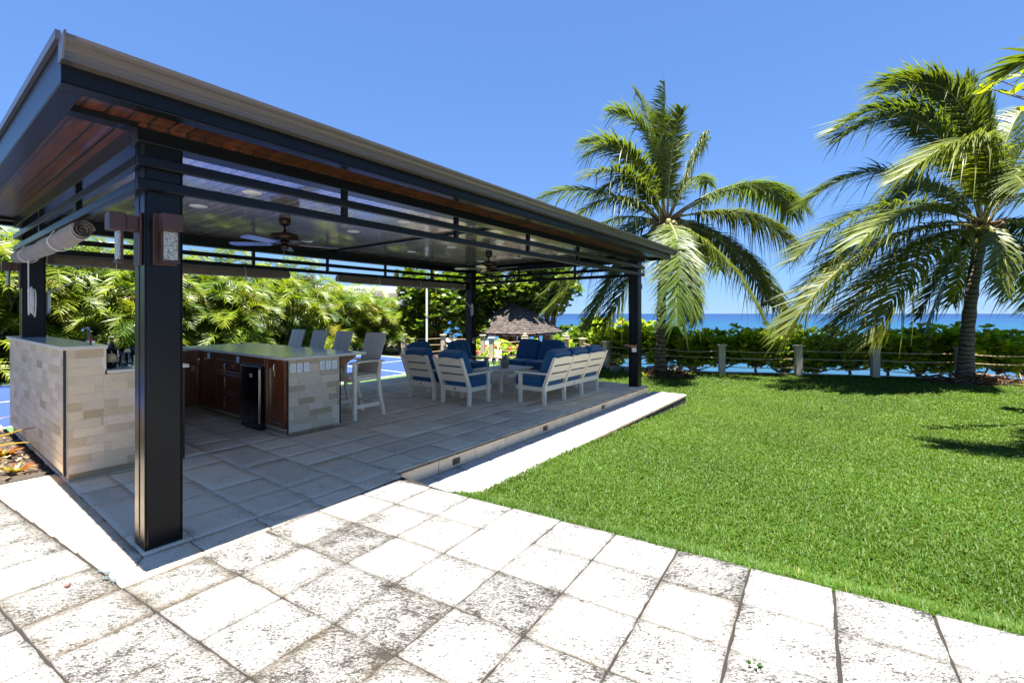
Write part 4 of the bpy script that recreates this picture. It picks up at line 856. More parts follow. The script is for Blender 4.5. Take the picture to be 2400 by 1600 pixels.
def coco(name, label, base, crown, fronds, wind, bend, r0, r1, seed, group, nuts=12):
    global nr
    nr = np.random.default_rng(seed); t = thing(name, label, 'palm tree', tuple(base), 0, group); B0 = np.array(base); C = np.array(crown)-B0
    tt = np.linspace(0, 1, 26)[:, None]; path = C*tt+np.array(bend)*(tt*(1-tt)*4); path[0, 2] = -.15
    rad = r1+(r0-r1)*(1-tt[:, 0])**2.2+.010*np.sin(np.arange(26)*1.9)+.06*np.exp(-tt[:, 0]*16); L = Leaf(); V, F = tube_np(path, rad, 14); L.put(V, F, (1, 1, 1)); L.build('trunk', m_bark, t)
    extra = []
    for (tip, ctl, yl, dr) in fronds:
        if len(fronds) > 19 and nr.random() < .5: o = nr.normal(0, .34, 3); extra.append((np.array(tip)*.94+np.array(crown)*.06+o, np.array(ctl)+o*.5+nr.normal(0, .12, 3), max(0, yl+nr.normal(0, .06)), dr))
    for (tip, ctl, yl, dr) in list(fronds)+extra:
        L = Leaf(); p2 = np.array(tip)-B0; cc = np.array(ctl)-B0; hz = unit(np.array([p2[0]-C[0], p2[1]-C[1], 0])+1e-6); p0 = C+hz*.07+np.array([0, 0, nr.uniform(-.12, .1)])
        ln = np.linalg.norm(cc-p0)+np.linalg.norm(p2-cc)
        tone = np.array([1, 1, 1.0])*nr.uniform(.72, 1.12)+np.array([.85, .32, -.1])*yl*1.35
        frond(L, p0, cc, p2, int(26+ln*20), .18*min(ln, 4.6)+.16, wind, dr, tone, .020, 4, .15, .034, .22, .09, (1+.9*yl, 1+.5*yl, 1)); L.build('frond', [m_coco_leaf, m_stem], t)
    for k in range(nuts):
        an = nr.uniform(0, 6.28); V, F = superbox((.095, .095, .125), 5, 2.3); o = np.array([.36*math.cos(an), .36*math.sin(an), nr.uniform(-.46, -.02)])+C; tn = nr.choice([.35, .6, 1.0, 1.3]); b = MB(); b.add([tuple(np.array(p)*nr.uniform(.8, 1.05)+o) for p in V], F, 0, (tn, tn*nr.uniform(.75, 1), tn)); b.build('coconut', m_coconut, t, smooth=True)
    L = Leaf()     # dry sheaths and old stalks round the heart
    for k in range(44):
        an = nr.uniform(0, 6.28); d = np.array([math.cos(an), math.sin(an), 0]); P = np.array([C+d*.06+np.array([0, 0, -.30]), C+d*.16+np.array([0, 0, -.08+nr.uniform(-.1, .1)]), C+d*nr.uniform(.28, .58)+np.array([0, 0, nr.uniform(-.42, .38)])]); V, F = tube_np(P, [.07, .055, .008], 5); tn = nr.uniform(.35, 1.5); L.put(V, F, (tn, tn, tn))
    L.build('dry_sheaths', m_fibre, t); return t
def px1(x, y, d): return at(1240+x/2.239, 180+y/2.239, d)
def px2(x, y, d): return at(1800+x/1.96, 120+y/1.96, d)
D1 = 13.3
b1 = at(1549, 880, D1); b1[2] = -.33; c1 = at(1561, 515, D1)
F1 = [((712, 25), (712, 400), 0, 0, 0, .25), ((430, 190), (690, 190), .3, .2, .0, .35), ((560, 85), (690, 250), .8, .5, .0, .3), ((280, 350), (560, 260), -.5, -.2, .05, .45), ((315, 520), (520, 400), -1.6, -.8, .0, .5), ((58, 640), (330, 500), .3, .2, 0, .75), ((250, 740), (470, 520), -1.5, -.9, .12, .75), ((850, 300), (720, 380), .9, .4, 0, .4), ((945, 320), (840, 460), -.4, -.2, .05, 1.2), ((935, 560), (850, 430), 1.3, .7, 0, .7), ((800, 170), (735, 330), -.8, -.3, .0, .3), ((1440, 690), (1190, 400), .6, .3, .0, .85), ((1405, 900), (1230, 610), -.7, -.4, .12, .9), ((1335, 1230), (1110, 800), .9, .5, .12, .7), ((1230, 1275), (1040, 860), -1.3, -.8, .18, .55), ((772, 1290), (775, 830), -2.4, -1.6, -.2, .4), ((890, 1270), (850, 900), -1.2, -1.2, -.02, .5), ((105, 1210), (420, 860), -.2, .2, .1, .8), ((320, 1310), (480, 900), 1.0, .7, .35, .8), ((415, 1310), (560, 930), -1.0, -.6, .08, .7), ((380, 770), (560, 700), 1.6, 1.0, 0, .8), ((1000, 1010), (880, 760), 2.3, 1.4, .1, .7)]
coco('coconut_palm', 'upright coconut palm with green nuts rising beside the right-hand post', b1, c1, [(px1(*t, D1+dz2), px1(*c, D1+dz1), yl, dr) for t, c, dz2, dz1, yl, dr in F1], (-.12, .03, 0), (-.05, 0, 0), .155, .115, 21, 'coconut palms on the lawn edge', 14)
D2 = 11.95
b2 = at(2262, 890, D2); b2[2] = -.33; c2 = at(2305, 528, D2)
F2 = [((480, 165), (930, -10), .5, .3, 0, .35), ((325, 410), (760, 60), -.3, 0, 0, .5), ((650, 560), (1125, 160), -2.2, -1.7, .25, .75), ((172, 700), (560, 360), .9, .5, 0, .55), ((120, 960), (520, 540), -.6, -.4, .06, .6), ((80, 1300), (420, 740), -1.3, -.9, .22, .75), ((305, 1310), (620, 800), -.4, -.5, .28, .7), ((478, 1330), (720, 770), -2.0, -1.4, .32, .6), ((720, 1280), (840, 930), .6, .4, 0, .5), ((850, 1160), (890, 940), 1.6, 1.0, 0, .5), ((1110, 1120), (1090, 830), -1.0, -.8, .15, .5), ((1240, 1200), (1180, 850), .8, .5, 0, .6), ((1420, 1120), (1250, 720), -.5, -.3, .05, .7), ((1480, 760), (1260, 500), .4, .2, .05, .7), ((1420, 420), (1230, 330), -.4, -.2, .05, .6), ((1190, 250), (1080, 330), .6, .3, .0, .5), ((905, 120), (960, 350), 1.0, .6, 0, .35), ((1020, 170), (1010, 420), 0, 0, .05, .4), ((560, 760), (760, 450), 1.8, 1.2, .0, .6), ((260, 1180), (560, 720), 1.2, .8, .05, .7), ((640, 330), (900, 260), 1.4, .9, 0, .5), ((420, 880), (700, 600), -2.2, -1.2, .1, .7), ((1180, 620), (1090, 460), -2.4, -1.4, .1, .6)]
coco('coconut_palm', 'windblown coconut palm at the right edge with yellowing lower fronds sweeping left', b2, c2, [(px2(*t, D2+dz2), px2(*c, D2+dz1), yl, dr) for t, c, dz2, dz1, yl, dr in F2], (-.36, .04, .03), (-.10, 0, 0), .17, .125, 22, 'coconut palms on the lawn edge', 16)
c3 = np.array([8.6, 4.2, 3.9]); f3 = []
for k in range(17):
    an = math.pi*(k/17*2+.03); ln = 2.35+.25*math.sin(k*2.7); up = 1.0+.55*math.cos(k*1.9); f3.append((c3+np.array([math.cos(an)*ln, math.sin(an)*ln*.9, .15*math.sin(k)-.35+.3*math.cos(k*3)]), c3+np.array([math.cos(an)*ln*.5, math.sin(an)*ln*.5, up]), .05, .6))
f3.append((at(2362, 172, 5.3), at(2500, 60, 5.0), .05, .35))
coco('coconut_palm', 'coconut palm whose frond tips enter the top right corner', (8.5, 4.6, -.2), c3, f3, (-.12, .1, 0), (.1, 0, 0), .15, .115, 23, 'coconut palms on the lawn edge', 6)
nr = np.random.default_rng(77)
# broad leaves -------------------------------------------------------------------------------
def leaves(L, P, D, size, tone, wid=.42, fold=.25, mi=0, round_=False):   # P base points, D direction, obovate leaf of two folded quads
    n = len(P); D = unit(D); r = nr.normal(0, 1, (n, 3)); up = np.array([0, 0, 1.0])+r*.45; Sv = unit(np.cross(D, up)); N = np.cross(Sv, D); s = np.broadcast_to(np.asarray(size, float), (n,))[:, None]
    V = np.zeros((n, 6, 3)); a, c = (.35, .72) if not round_ else (.18, .78); wa = .75 if not round_ else .95
    V[:, 0] = P; V[:, 1] = P+D*s*a-Sv*s*wid*wa+N*s*fold*.5; V[:, 2] = P+D*s*c-Sv*s*wid+N*s*fold*.45; V[:, 3] = P+D*s+N*s*-.10; V[:, 4] = P+D*s*c+Sv*s*wid+N*s*fold*.45; V[:, 5] = P+D*s*a+Sv*s*wid*wa+N*s*fold*.5
    F = (np.arange(n)[:, None, None]*6+np.array([[0, 3, 2, 1], [0, 5, 4, 3]])[None]).reshape(-1, 4); L.put(V, F, np.repeat(tone, 6, 0), mi)
def rosettes(L, C, k, size, up=.5, out=None, tonef=None, **kw):
    n = len(C); P = np.repeat(C, k, 0); an = np.tile(np.arange(k)*2*np.pi/k, n)+np.repeat(nr.uniform(0, 6.28, n), k)+nr.normal(0, .25, n*k)
    D = np.stack([np.cos(an), np.sin(an), np.full(n*k, up)+nr.normal(0, .35, n*k)], -1)
    if out is not None: D = D+np.repeat(out, k, 0)*.6
    b = np.repeat(nr.uniform(.6, 1.3, n), k)*nr.uniform(.75, 1.25, n*k); yl = np.repeat(nr.random(n) < .22, k); T = np.stack([b*np.where(yl, 1.75, 1), b*np.where(yl, 1.25, 1), b*np.where(yl, .9, 1)], -1)
    leaves(L, P+D*.01, D, size*nr.uniform(.65, 1.15, n*k), T, **kw)
def ell(n, c, h, shell=.5):
    q = unit(nr.normal(0, 1, (n, 3))); r = nr.uniform(shell, 1.0, n)**.6; return q*r[:, None]*np.array(h)+np.array(c), q
def limbs(b, base, tips, r0, r1=.012, n=7, sag=.12):
    base = np.array(base)
    for tp in tips:
        tp = np.array(tp); mid = (base+tp)/2+nr.normal(0, sag, 3)*np.array([1, 1, .5]); P = [tuple(base), tuple((base+mid)/2+nr.normal(0, sag*.3, 3)), tuple(mid), tuple((mid+tp)/2+nr.normal(0, sag*.4, 3)), tuple(tp)]; b.tube(P, [r0, r0*.8, r0*.6, r0*.35, r1], n)
# hedge of beach almond beyond the rope fence
def hedge_mesh(seed, w, zlo, zhi, dense):
    global nr
    nr = np.random.default_rng(seed); L = Leaf(); C, q = ell(dense, (0, 0, (zlo+zhi)/2), (w, .38, (zhi-zlo)/2), .25); C[:, 2] += .10*np.sin(C[:, 0]*6+seed); rosettes(L, C, 6, .235, .40, q, wid=.30, fold=.22)
    C3 = np.stack([nr.uniform(-w, w, 75), nr.uniform(-.52, -.32, 75), nr.uniform(zlo, zhi, 75)], -1); rosettes(L, C3, 5, .21, .75, np.tile([0, -.5, .1], (75, 1)), wid=.30, fold=.2)
    n2 = int(dense*.14); C2 = np.stack([nr.uniform(-w, w, n2), nr.uniform(-.4, .4, n2), zhi+nr.uniform(-.22, .20, n2)], -1); rosettes(L, C2, 6, .19, .8, None, wid=.30, fold=.22)
    T = MB(); limbs(T, (0, 0, -1.0), [(nr.uniform(-.12, .12), 0, zlo+.2)], .085, .055, 8, .05)
    limbs(T, (0, 0, zlo-.05), [tuple(C[k]) for k in nr.choice(len(C), 22, False)], .035, .008, 6, .10); limbs(T, (0, 0, zlo-.12), [(-w*.9, nr.uniform(-.3, 0), zlo+.12), (w*.8, nr.uniform(-.3, 0), zlo+.02)], .045, .014, 6, .06); return L, T
def lab_hedge(x):
    return None
hx = [3.35, 4.15, 4.95, 5.75, 6.6, 7.45, 8.3, 9.15, 10.0, 10.85, 11.7, 12.55, 13.4, 14.2]
hl = ['sea almond shrub behind the far end of the long sofa', 'sea almond shrub seen left of the right-hand post', 'sea almond shrub just right of the right-hand post', 'sea almond shrub behind the trunk of the upright palm', 'shrub behind the fence post right of the upright palm', 'broad-leaved shrub in the middle of the first fence bay right of the upright palm', 'broad-leaved shrub behind the second fence post from the upright palm', 'broad-leaved shrub right of the second fence post from the upright palm', 'shrub with a thick bare trunk between the last two fence posts', 'low-hanging shrub left of the windblown palm trunk', 'shrub behind the windblown palm trunk', 'shrub with tangled bare twigs right of the windblown palm', 'shrub at the right edge of the picture beyond the fence', 'shrub partly outside the right edge of the picture']
for k, x in enumerate(hx):
    y = float(fenceY(x))+.72+.08*math.sin(k*2.1); nr = np.random.default_rng(300+k); zlo = -.14+.10*math.sin(k*1.7); zhi = .78+.12*math.sin(k*1.3+.5)+(.12 if k < 3 else 0)
    L, T = hedge_mesh(300+k, .60, zlo, zhi, 135); t = thing('beach_shrub', hl[k], 'shrub', (x, y, -.30), 0, 'broad-leaved shrubs beyond the rope fence'); L.build('foliage', m_broad_leaf, t, (0, 0, .30)); 
    T.v = [(p[0], p[1], p[2]+.30) for p in T.v]; T.build('trunk', m_twig, t)
# sea grape trees and bushes round the gazebo
def grape(label, base, h, rx, rz, n, size, seed, zc, trunk=.12, lean=(0, 0), grp='sea grape trees beyond the court'):
    global nr
    nr = np.random.default_rng(seed); t = thing('sea_grape_tree', label, 'tree', base, 0, grp); L = Leaf(); cl, q0 = ell(26, (lean[0], lean[1], zc), (rx*.78, rx*.78, rz*.8), .35)
    per = n//26; C = np.concatenate([c+unit(nr.normal(0, 1, (per, 3)))*nr.uniform(.2, 1, (per, 1))**.5*np.array([rx, rx, rz])*.36 for c in cl]); C = C[C[:, 2] > .05]
    rosettes(L, C, 5, size, .3, unit(C-np.array([lean[0], lean[1], zc])), wid=.46, fold=.12, round_=True); L.build('crown', m_grape_leaf, t)
    b = MB(); limbs(b, (0, 0, -.2), [tuple(c) for c in cl[:11]], trunk, .02, 8, .2); b.build('trunk', m_twig, t); return t
grape('dense round-leaved sea grape tree left of the far back post', (-3.7, 22.3, -.35), 4.6, 2.5, 2.5, 900, .26, 401, 2.3)
grape('sea grape tree behind the white pole, deep green', (-2.0, 23.9, -.35), 4.8, 2.0, 2.5, 760, .26, 402, 2.5)
grape('leafy tree with a bare trunk rising behind the gazebo roof', (.05, 26.3, -1.5), 6.5, 2.5, 1.9, 850, .26, 403, 4.9, .16, (-.2, -1.7))
grape('leafy tree with a pale trunk behind the right side of the gazebo', (1.7, 27.5, -1.5), 6.5, 2.3, 1.9, 800, .26, 404, 4.5, .16, (.1, -1.4))
grape('tall sea grape tree behind the far back post', (-2.3, 29, -.8), 6.5, 2.4, 2.6, 760, .27, 405, 3.9, .16)
grape('low sea grape bush right of the gazebo roof', (2.9, 20.5, -1.5), 2.6, 1.15, 1.0, 420, .22, 406, 1.45, .06, grp='bushes by the gazebo')
grape('yellow-green bush between the gazebo and the sofa end', (3.3, 18.2, -1.5), 2.4, 1.2, .95, 460, .22, 407, 1.35, .06, grp='bushes by the gazebo')
grape('sparse sea grape branch-top standing against the sea', (3.9, 21.5, -1.5), 2.6, .9, .75, 190, .22, 408, 2.15, .05, grp='bushes by the gazebo')
nr = np.random.default_rng(55)
def ixora(label, x, y, w, seed):
    global nr
    nr = np.random.default_rng(seed); t = thing('ixora_bush', label, 'bush', (x, y, -1.5), 0, 'flowering bushes in front of the gazebo'); L = Leaf(); C, q = ell(330, (0, 0, .95), (w, .55, .98), .45); rosettes(L, C, 5, .12, .5, q, wid=.32, fold=.2); L.build('foliage', m_broad_leaf, t)
    for k in range(4):
        L = Leaf(); c = np.array([nr.uniform(-w, w)*.8, -.50, 1.2+nr.uniform(-.3, .62)]); m = 14; rosettes(L, c+nr.normal(0, .04, (m, 3)), 4, .042, .6, wid=.4); o = L.build('flower', m_flower, t)
    b = MB(); limbs(b, (0, 0, 0), [tuple(c) for c in C[:10]], .03, .006, 5, .1); b.build('stems', m_twig, t)
ixora('red-flowered bush right of the far back post', -.5, 18.7, .8, 1); ixora('red-flowered bush behind the loveseat, left part', .75, 18.6, .8, 2); ixora('red-flowered bush behind the loveseat, right part', 2.0, 18.3, .8, 3); ixora('flowering bush left of the far back post', -1.75, 20.6, .7, 4)
# areca palm hedge
def areca_mesh(seed, hmax, nst, wide=.75):
    global nr
    nr = np.random.default_rng(seed); L = Leaf(); St = Leaf()
    for k in range(nst):
        an = nr.uniform(0, 6.28); rr = nr.uniform(.05, .35); h = hmax*(.14+.86*((k+.5)/nst)**.8)*nr.uniform(.85, 1.05); b0 = np.array([math.cos(an)*rr, math.sin(an)*rr*.6, 0]); lean = nr.normal(0, .16, 2); tp = b0+np.array([lean[0]*h*.6+math.cos(an)*.2, lean[1]*h*.5+math.sin(an)*.12, h*.72])
        V, F = tube_np(np.array([b0, (b0*.6+tp*.4)+nr.normal(0, .03, 3), tp]), [.035, .03, .024], 6); St.put(V, F, np.array([1, 1, 1])*nr.uniform(.7, 1.3))
        for j in range(6):
            a2 = nr.uniform(0, 6.28) if nr.random() < .45 else nr.uniform(math.pi*1.05, math.pi*1.95); ln = nr.uniform(1.15, 1.85)*(.75+.25*h/hmax); el = nr.uniform(.35, 1.05); d = np.array([math.cos(a2), math.sin(a2), 0]); c = tp+d*ln*.38+np.array([0, 0, ln*el*.85]); p2 = tp+d*ln*nr.uniform(.75, 1.0)*wide*1.2+np.array([0, 0, ln*(el-.58)])
            u_ = nr.random(); tone = np.array([1, 1, 1])*nr.uniform(.75, 1.25); 
            if u_ < .035: tone = np.array([1.5, .9, 1.0])
            elif u_ < .34: tone = np.array([1.55, 1.3, .9])*nr.uniform(.85, 1.1)
            elif u_ < .55: tone = np.array([.62, .78, .9])*nr.uniform(.7, 1.1)
            frond(L, tp, c, p2, 21, .44, (-.04, -.02, 0), nr.uniform(.12, .42), tone, .0175, 3, .14, .013, .38, .04, (1.5, 1.1, 1))
    return L, St
protos = []
def areca(label, loc, rot, variant, sc_=1.0):
    o = areca_(label, loc, rot, variant); o.scale = (1+(sc_-1)*.5, 1+(sc_-1)*.5, sc_); return o
def areca_(label, loc, rot, variant):
    if variant >= len(protos) or protos[variant] is None:
        while len(protos) <= variant: protos.append(None)
        t = thing('areca_palm', label, 'palm', loc, rot, 'areca palms in the hedge behind the court'); L, St = areca_mesh(500+variant, (3.0, 2.75, 3.2, 3.85, 3.6, 2.0)[variant], (11, 10, 11, 11, 10, 8)[variant]); L.build('fronds', [m_areca_leaf, m_stem], t); St.build('stems', m_stem, t); protos[variant] = t; return t
    return dup(protos[variant], loc, rot, label, 'areca palms in the hedge behind the court')
nr = np.random.default_rng(9)
al = ['areca palm at the very left edge of the picture', 'areca palm left of the far left post', 'areca palm above the far corner of the raised bar', 'areca palm between the hanging cord coil and the nearest post', 'areca palm hidden behind the nearest post', 'areca palm just right of the nearest post', 'areca palm above the back counter of the bar', 'areca palm above the inner corner of the polished counter', 'areca palm under the gap between the two back blinds, left side', 'areca palm under the gap between the two back blinds, right side', 'areca palm behind the leftmost bar chair', 'areca palm behind the second bar chair from the left', 'areca palm behind the third bar chair from the left', 'areca palm behind the rightmost bar chair', 'areca palm right of the rightmost bar chair', 'last areca palm before the round-leaved sea grape tree']
for k in range(16):
    u = .3+.82*k; v = 14.5+nr.uniform(-.25, .25); x, y, z = W(u, v, -.33); areca(al[k], (x, y, z), [0, .3, -.35, .15, -.2, .4][k % 6]+PROT*0+.35, k % 3 if k < 13 else 1, 1.22-.018*k)
al2 = ['tall areca palm in the back row at the left edge of the picture', 'tall areca palm in the back row above the raised bar', 'tall areca palm in the back row left of the nearest post', 'tall areca palm in the back row behind the nearest post', 'tall back-row areca palm rising through the rails right of the nearest post', 'tall back-row areca palm below the near fan', 'tall back-row areca palm just right of the near fan', 'tall back-row areca palm in the rails above the first bar chairs', 'tall back-row areca palm above the third bar chair', 'tall back-row areca palm above the rightmost bar chair', 'tall back-row areca palm nearest the sea grape tree']
for k in range(11):
    x, y, z = W(.8+1.2*k, 15.8+nr.uniform(-.2, .2), -.33); areca(al2[k], (x, y, z), .2*math.sin(k*2.3)+.3, (3 + k % 2) if k < 8 else (4 if k == 8 else 0), 1.28-.022*k)
areca('bright areca palm close behind the far left post, its fronds above the bar wall', W(-1.6, 10.2, -.33), .5, 2); areca('yellow-green areca palm at the left edge beside the court', W(-2.9, 11.0, -.33), 1.2, 3)
for lab, u, v, r in (('low areca palm with a drooping dry frond beside the court at the far left', .0, 13.7, 0), ('low areca palm at the foot of the hedge above the raised bar', 3.2, 13.7, .5), ('low areca palm at the foot of the hedge above the back counter', 6.1, 13.75, 1.1), ('low areca palm at the foot of the hedge behind the bar chairs', 9.4, 13.7, -.4), ('low areca palm with a brown fibrous stem right of the bar chairs', 12.9, 13.4, .9)): areca(lab, W(u, v, -.33), r, 5)
# dark undergrowth filling the foot of the hedge
L = Leaf(); n = 5200; uu = nr.uniform(-1.5, 14, n); vv = nr.uniform(14.6, 16.6, n); zz = nr.uniform(-.3, 2.35, n)*(1-.12*nr.random(n)); P = O[None]+uu[:, None]*A+vv[:, None]*B
rosettes(L, np.stack([P[:, 0], P[:, 1], zz], -1), 4, .20, .3, wid=.36, fold=.2); o = L.build('undergrowth', m_grape_leaf); tag(o, 'dark leafy undergrowth filling the foot of the palm hedge', 'undergrowth', kind='stuff')
# bromeliads and the long-leaved plant at the bed
def strap_plant(name, label, cat, loc, n, ln, w, el, seed, mat, grp=None, tones=((1, 1, 1),), az=None):
    global nr
    nr = np.random.default_rng(seed); t = thing(name, label, cat, loc, 0, grp); L = Leaf()
    for k in range(n):
        an = (2*math.pi*k*.382+nr.normal(0, .15)) if az is None else az[k]; l_ = ln*nr.uniform(.75, 1.1); e = el*nr.uniform(.6, 1.25); d = np.array([math.cos(an), math.sin(an), 0]); s = np.array([-d[1], d[0], 0]); V = []; T = []; tn = np.array(tones[k % len(tones)])*nr.uniform(.75, 1.2)
        for i in range(7):
            q = i/6; p = d*(l_*q*math.cos(e)+.015)+np.array([0, 0, l_*(math.sin(e)*q-.42*q*q*(1 if e < 1.0 else .5))]); ww = w*(.7+.8*q-1.45*q*q+.02) if q < 1 else w*.05
            V += [p-s*ww+np.array([0, 0, ww*.5]), p, p+s*ww+np.array([0, 0, ww*.5])]; tt = tn*(1-.0*q)+(np.array([.35, -.12, 0])*q if q > .55 else 0); T += [tt]*3
        F = [(i*3+j, i*3+j+1, i*3+j+4, i*3+j+3) for i in range(6) for j in range(2)]; L.put(V, F, np.array(T).clip(.05, 3))
    L.build('leaves', mat, t); 
    if n > 9 or ln > .5: b = MB(); b.lathe([(.03, -.03), (.035, .02), (.015, .05)], 8); b.build('heart', m_stem, t)
    return t
BT = ((1.1, 1.3, .8), (.9, .45, .6), (1.3, 1.7, 1.0), (1.2, .9, .5), (.5, 1.1, .9))
gb = lambda px, py: tuple(at(px, py, FPX*(EYE+.02)/(py-HOR))[:2])+(-.03,)
strap_plant('bromeliad', 'yellow and orange bromeliad in the bed nearest the white paving', 'bromeliad', gb(38, 1105), 16, .19, .016, .85, 1, m_brom_leaf, 'small bromeliads in the planting bed', BT)
strap_plant('bromeliad', 'reddish bromeliad at the left edge behind the nearer one', 'bromeliad', gb(8, 1068), 15, .22, .018, .8, 2, m_brom_leaf, 'small bromeliads in the planting bed', ((.9, .4, .6), (1.0, .55, .6), (1.2, 1.4, .8)))
strap_plant('strap_leaf_plant', 'long arching yellow leaves with red tips reaching in from the left edge', 'plant', (at(-150, 1120, 4.3)[0], 4.3, -.03), 9, .98, .030, .95, 3, m_brom_leaf, None, ((1.25, 1.75, .5), (1.2, 1.4, .4)), az=[.12, -.15, .5, 2.2, 3.0, 4.0, 5.2, .9, 1.5])
for k, (x, y, lab) in enumerate(((3.72, 13.05, 'small striped plant left of the upright palm base'), (4.55, 12.95, 'small striped plant in front of the upright palm base'), (5.0, 13.1, 'small striped plant right of the upright palm base'))): strap_plant('striped_plant', lab, 'plant', (x, y, -.31), 15, .26, .016, .9, 30+k, m_broad_leaf, 'small striped plants round the upright palm', ((1.9, 1.5, 2.4), (1.0, 1.1, 1)))
m_weed = leafmat('weed_leaf', (.03, .07, .01), .3)
strap_plant('joint_weed', 'tiny green weed growing in a paving joint at the bottom edge', 'weed', (.995, 1.905-.0, .001), 9, .03, .006, .8, 41, m_weed)
# palm litter, soil and rocks
def litter(name, label, cx, cy, rx, ry, n, hgt, seed):
    global nr
    nr = np.random.default_rng(seed); L = Leaf(); an = nr.uniform(0, 6.28, n); r = nr.uniform(0, 1, n)**.55; x = cx+rx*r*np.cos(an); y = cy+ry*r*np.sin(an); z = -.30+hgt*(1-r**1.5)+nr.uniform(0, .03, n); D = np.stack([nr.normal(0, 1, n), nr.normal(0, .5, n), nr.normal(0, .22, n)], -1); b_ = nr.uniform(.4, 2.0, n); leaves(L, np.stack([x, y, z], -1), D, nr.uniform(.12, .38, n), np.stack([b_, b_*.9, b_*.85], -1), wid=.07, fold=.05); o = L.build(name, m_fibre); tag(o, label, 'litter', kind='stuff')
    b = MB(); b.lathe([(1, -.02), (.7, hgt*.45), (.35, hgt*.8), (.0, hgt)], 24); b.v = [(p[0]*rx+cx, p[1]*ry+cy, p[2]-.33) for p in b.v]; struct(b.build('soil_mound', m_soil, smooth=True))
litter('palm_litter', 'heap of dry brown palm leaves round the foot of the windblown palm', b2[0]+.05, b2[1]-.25, 1.15, .42, 420, .14, 5); litter('palm_litter', 'brown leaf litter round the foot of the upright palm', b1[0]+.05, b1[1]-.2, .75, .35, 200, .10, 6)
rl = ['pale boulder left of the upright palm trunk', 'pale boulder right of the upright palm trunk', 'low pale boulder nearest the right-hand post', 'pale boulder under the shrubs right of the sofa end', 'small pale boulder beside the fence post by the sofa end', 'flat pale boulder behind the upright palm', 'small pale boulder farthest left along the fence']
for k, (x, y, s_) in enumerate(((3.75, 14.05, .2), (4.85, 13.9, .22), (3.2, 14.3, .16), (2.75, 15.0, .2), (2.45, 15.7, .15), (4.35, 14.25, .17), (2.35, 16.1, .14))):
    V, F = superbox((s_*1.4, s_, s_*.62), 6, 2.6); nr = np.random.default_rng(60+k); V = np.array(V); V = V*(1+.12*np.sin(V[:, [1]]*19+k)+.1*np.cos(V[:, [0]]*23+k)); b = MB(); b.add([tuple(p) for p in V], F); o = b.build('boulder', m_rock, None, (x, y, -.26), .4*k, smooth=True); tag(o, rl[k], 'rock', 'pale rocks along the seaward fence')
# sea almond twig entering the frame, carried by a tree outside it
nr = np.random.default_rng(91); t = thing('sea_almond_tree', 'sea almond twigs with bright yellow-green leaves entering at the top right corner', 'tree', (9.6, 7.4, -.3)); b = MB(); o = np.array([9.6, 7.4, -.3])
tw = [at(2318, 208, 6.2), at(2376, 222, 6.2), at(2345, 190, 6.25), at(2398, 178, 6.3), at(2420, 260, 6.2), at(2440, 200, 6.4)]
b.tube([(0, 0, 0), (.05, -.1, 1.6), (-.1, -.2, 3.2), (-.3, -.3, 4.4)], [.11, .09, .07, .04], 8); j = at(2520, 250, 6.5)-o; b.tube([(-.1, -.2, 3.2), tuple((np.array([-.1, -.2, 3.2])+j)/2+np.array([0, 0, .15])), tuple(j)], [.05, .035, .02], 7)
for p in tw: q = p-o; b.tube([tuple(j), tuple((j*.5+q*.5)+nr.normal(0, .03, 3)), tuple(q)], [.014, .010, .006], 6)
b.build('branches', m_twig, t); L = Leaf(); C = np.array([p-o for p in tw]); rosettes(L, C, 6, .17, .55, wid=.24, fold=.2); L.T = [x*np.array([1.15, .95, .6]) for x in L.T]
C2, q2 = ell(70, (.1, -.2, 4.2), (.8, .8, .5), .3); rosettes(L, C2, 6, .22, .5, q2, wid=.28, fold=.2); L.build('crown', m_broad_leaf, t)
# ================================================================== FENCE, GAZEBO, POLE, HOUSE
def fence(name, label, posts, ropes=(.72, .50, .25), lamps=(), sag=.05, base=-.33, skip=()):
    t = thing(name, label, 'rope fence', (posts[0][0], posts[0][1], base)); o = np.array([posts[0][0], posts[0][1]]); H = .89
    for k, (x, y) in enumerate(posts):
        px, py = x-o[0], y-o[1]; an = math.atan2(y, x)-math.pi/2; q = posts[min(k+1, len(posts)-1)]; p = posts[max(k-1, 0)]; an = math.atan2(q[1]-p[1], q[0]-p[0]); mt = Matrix.Translation((px, py, 0)) @ Matrix.Rotation(an, 4, 'Z')
        b = MB(); b.box((-.088, -.088, 0), (.088, .088, H-.045), mat=mt, ch=.006); po = b.build('post', m_post, t)
        b = MB(); b.box((-.125, -.125, H-.045), (.125, .125, H), mat=mt, ch=.008)
        if k in lamps: b.box((-.075, -.075, H), (.075, .075, H+.05), mat=mt, ch=.005); b.box((-.11, -.11, H+.05), (.11, .11, H+.075), mat=mt, ch=.005); b.box((-.06, -.06, H+.075), (.06, .06, H+.18), mat=mt, ch=.008)
        b.build('cap', m_post, po)
    for k in range(len(posts)-1):
        if k in skip: continue
        p = np.array(posts[k])-o; q = np.array(posts[k+1])-o
        for r in ropes:
            s_ = sag*rng.uniform(.3, 1.6); b = MB(); b.tube([(p[0]+(q[0]-p[0])*i/10, p[1]+(q[1]-p[1])*i/10, r-s_*4*(i/10)*(1-i/10)) for i in range(11)], .013, 6); b.build('rope', m_rope, t)
    return t
fence('rope_fence', 'cream post and rope fence along the sea edge of the lawn', [(2.57, 16.9), (3.1, 15.2), (4.6, 14.3), (6.12, 13.5), (8.2, 13.25), (10.0, 12.75), (11.87, 12.25), (13.8, 11.75)])
fence('rope_fence', 'cream post and rope fence with lamp-topped posts in front of the gazebo', [(-.77, 17.4), (.48, 17.2), (2.0, 17.0)], ropes=(.78, .62, .46, .25, .10), lamps=(1, 2), sag=.06)
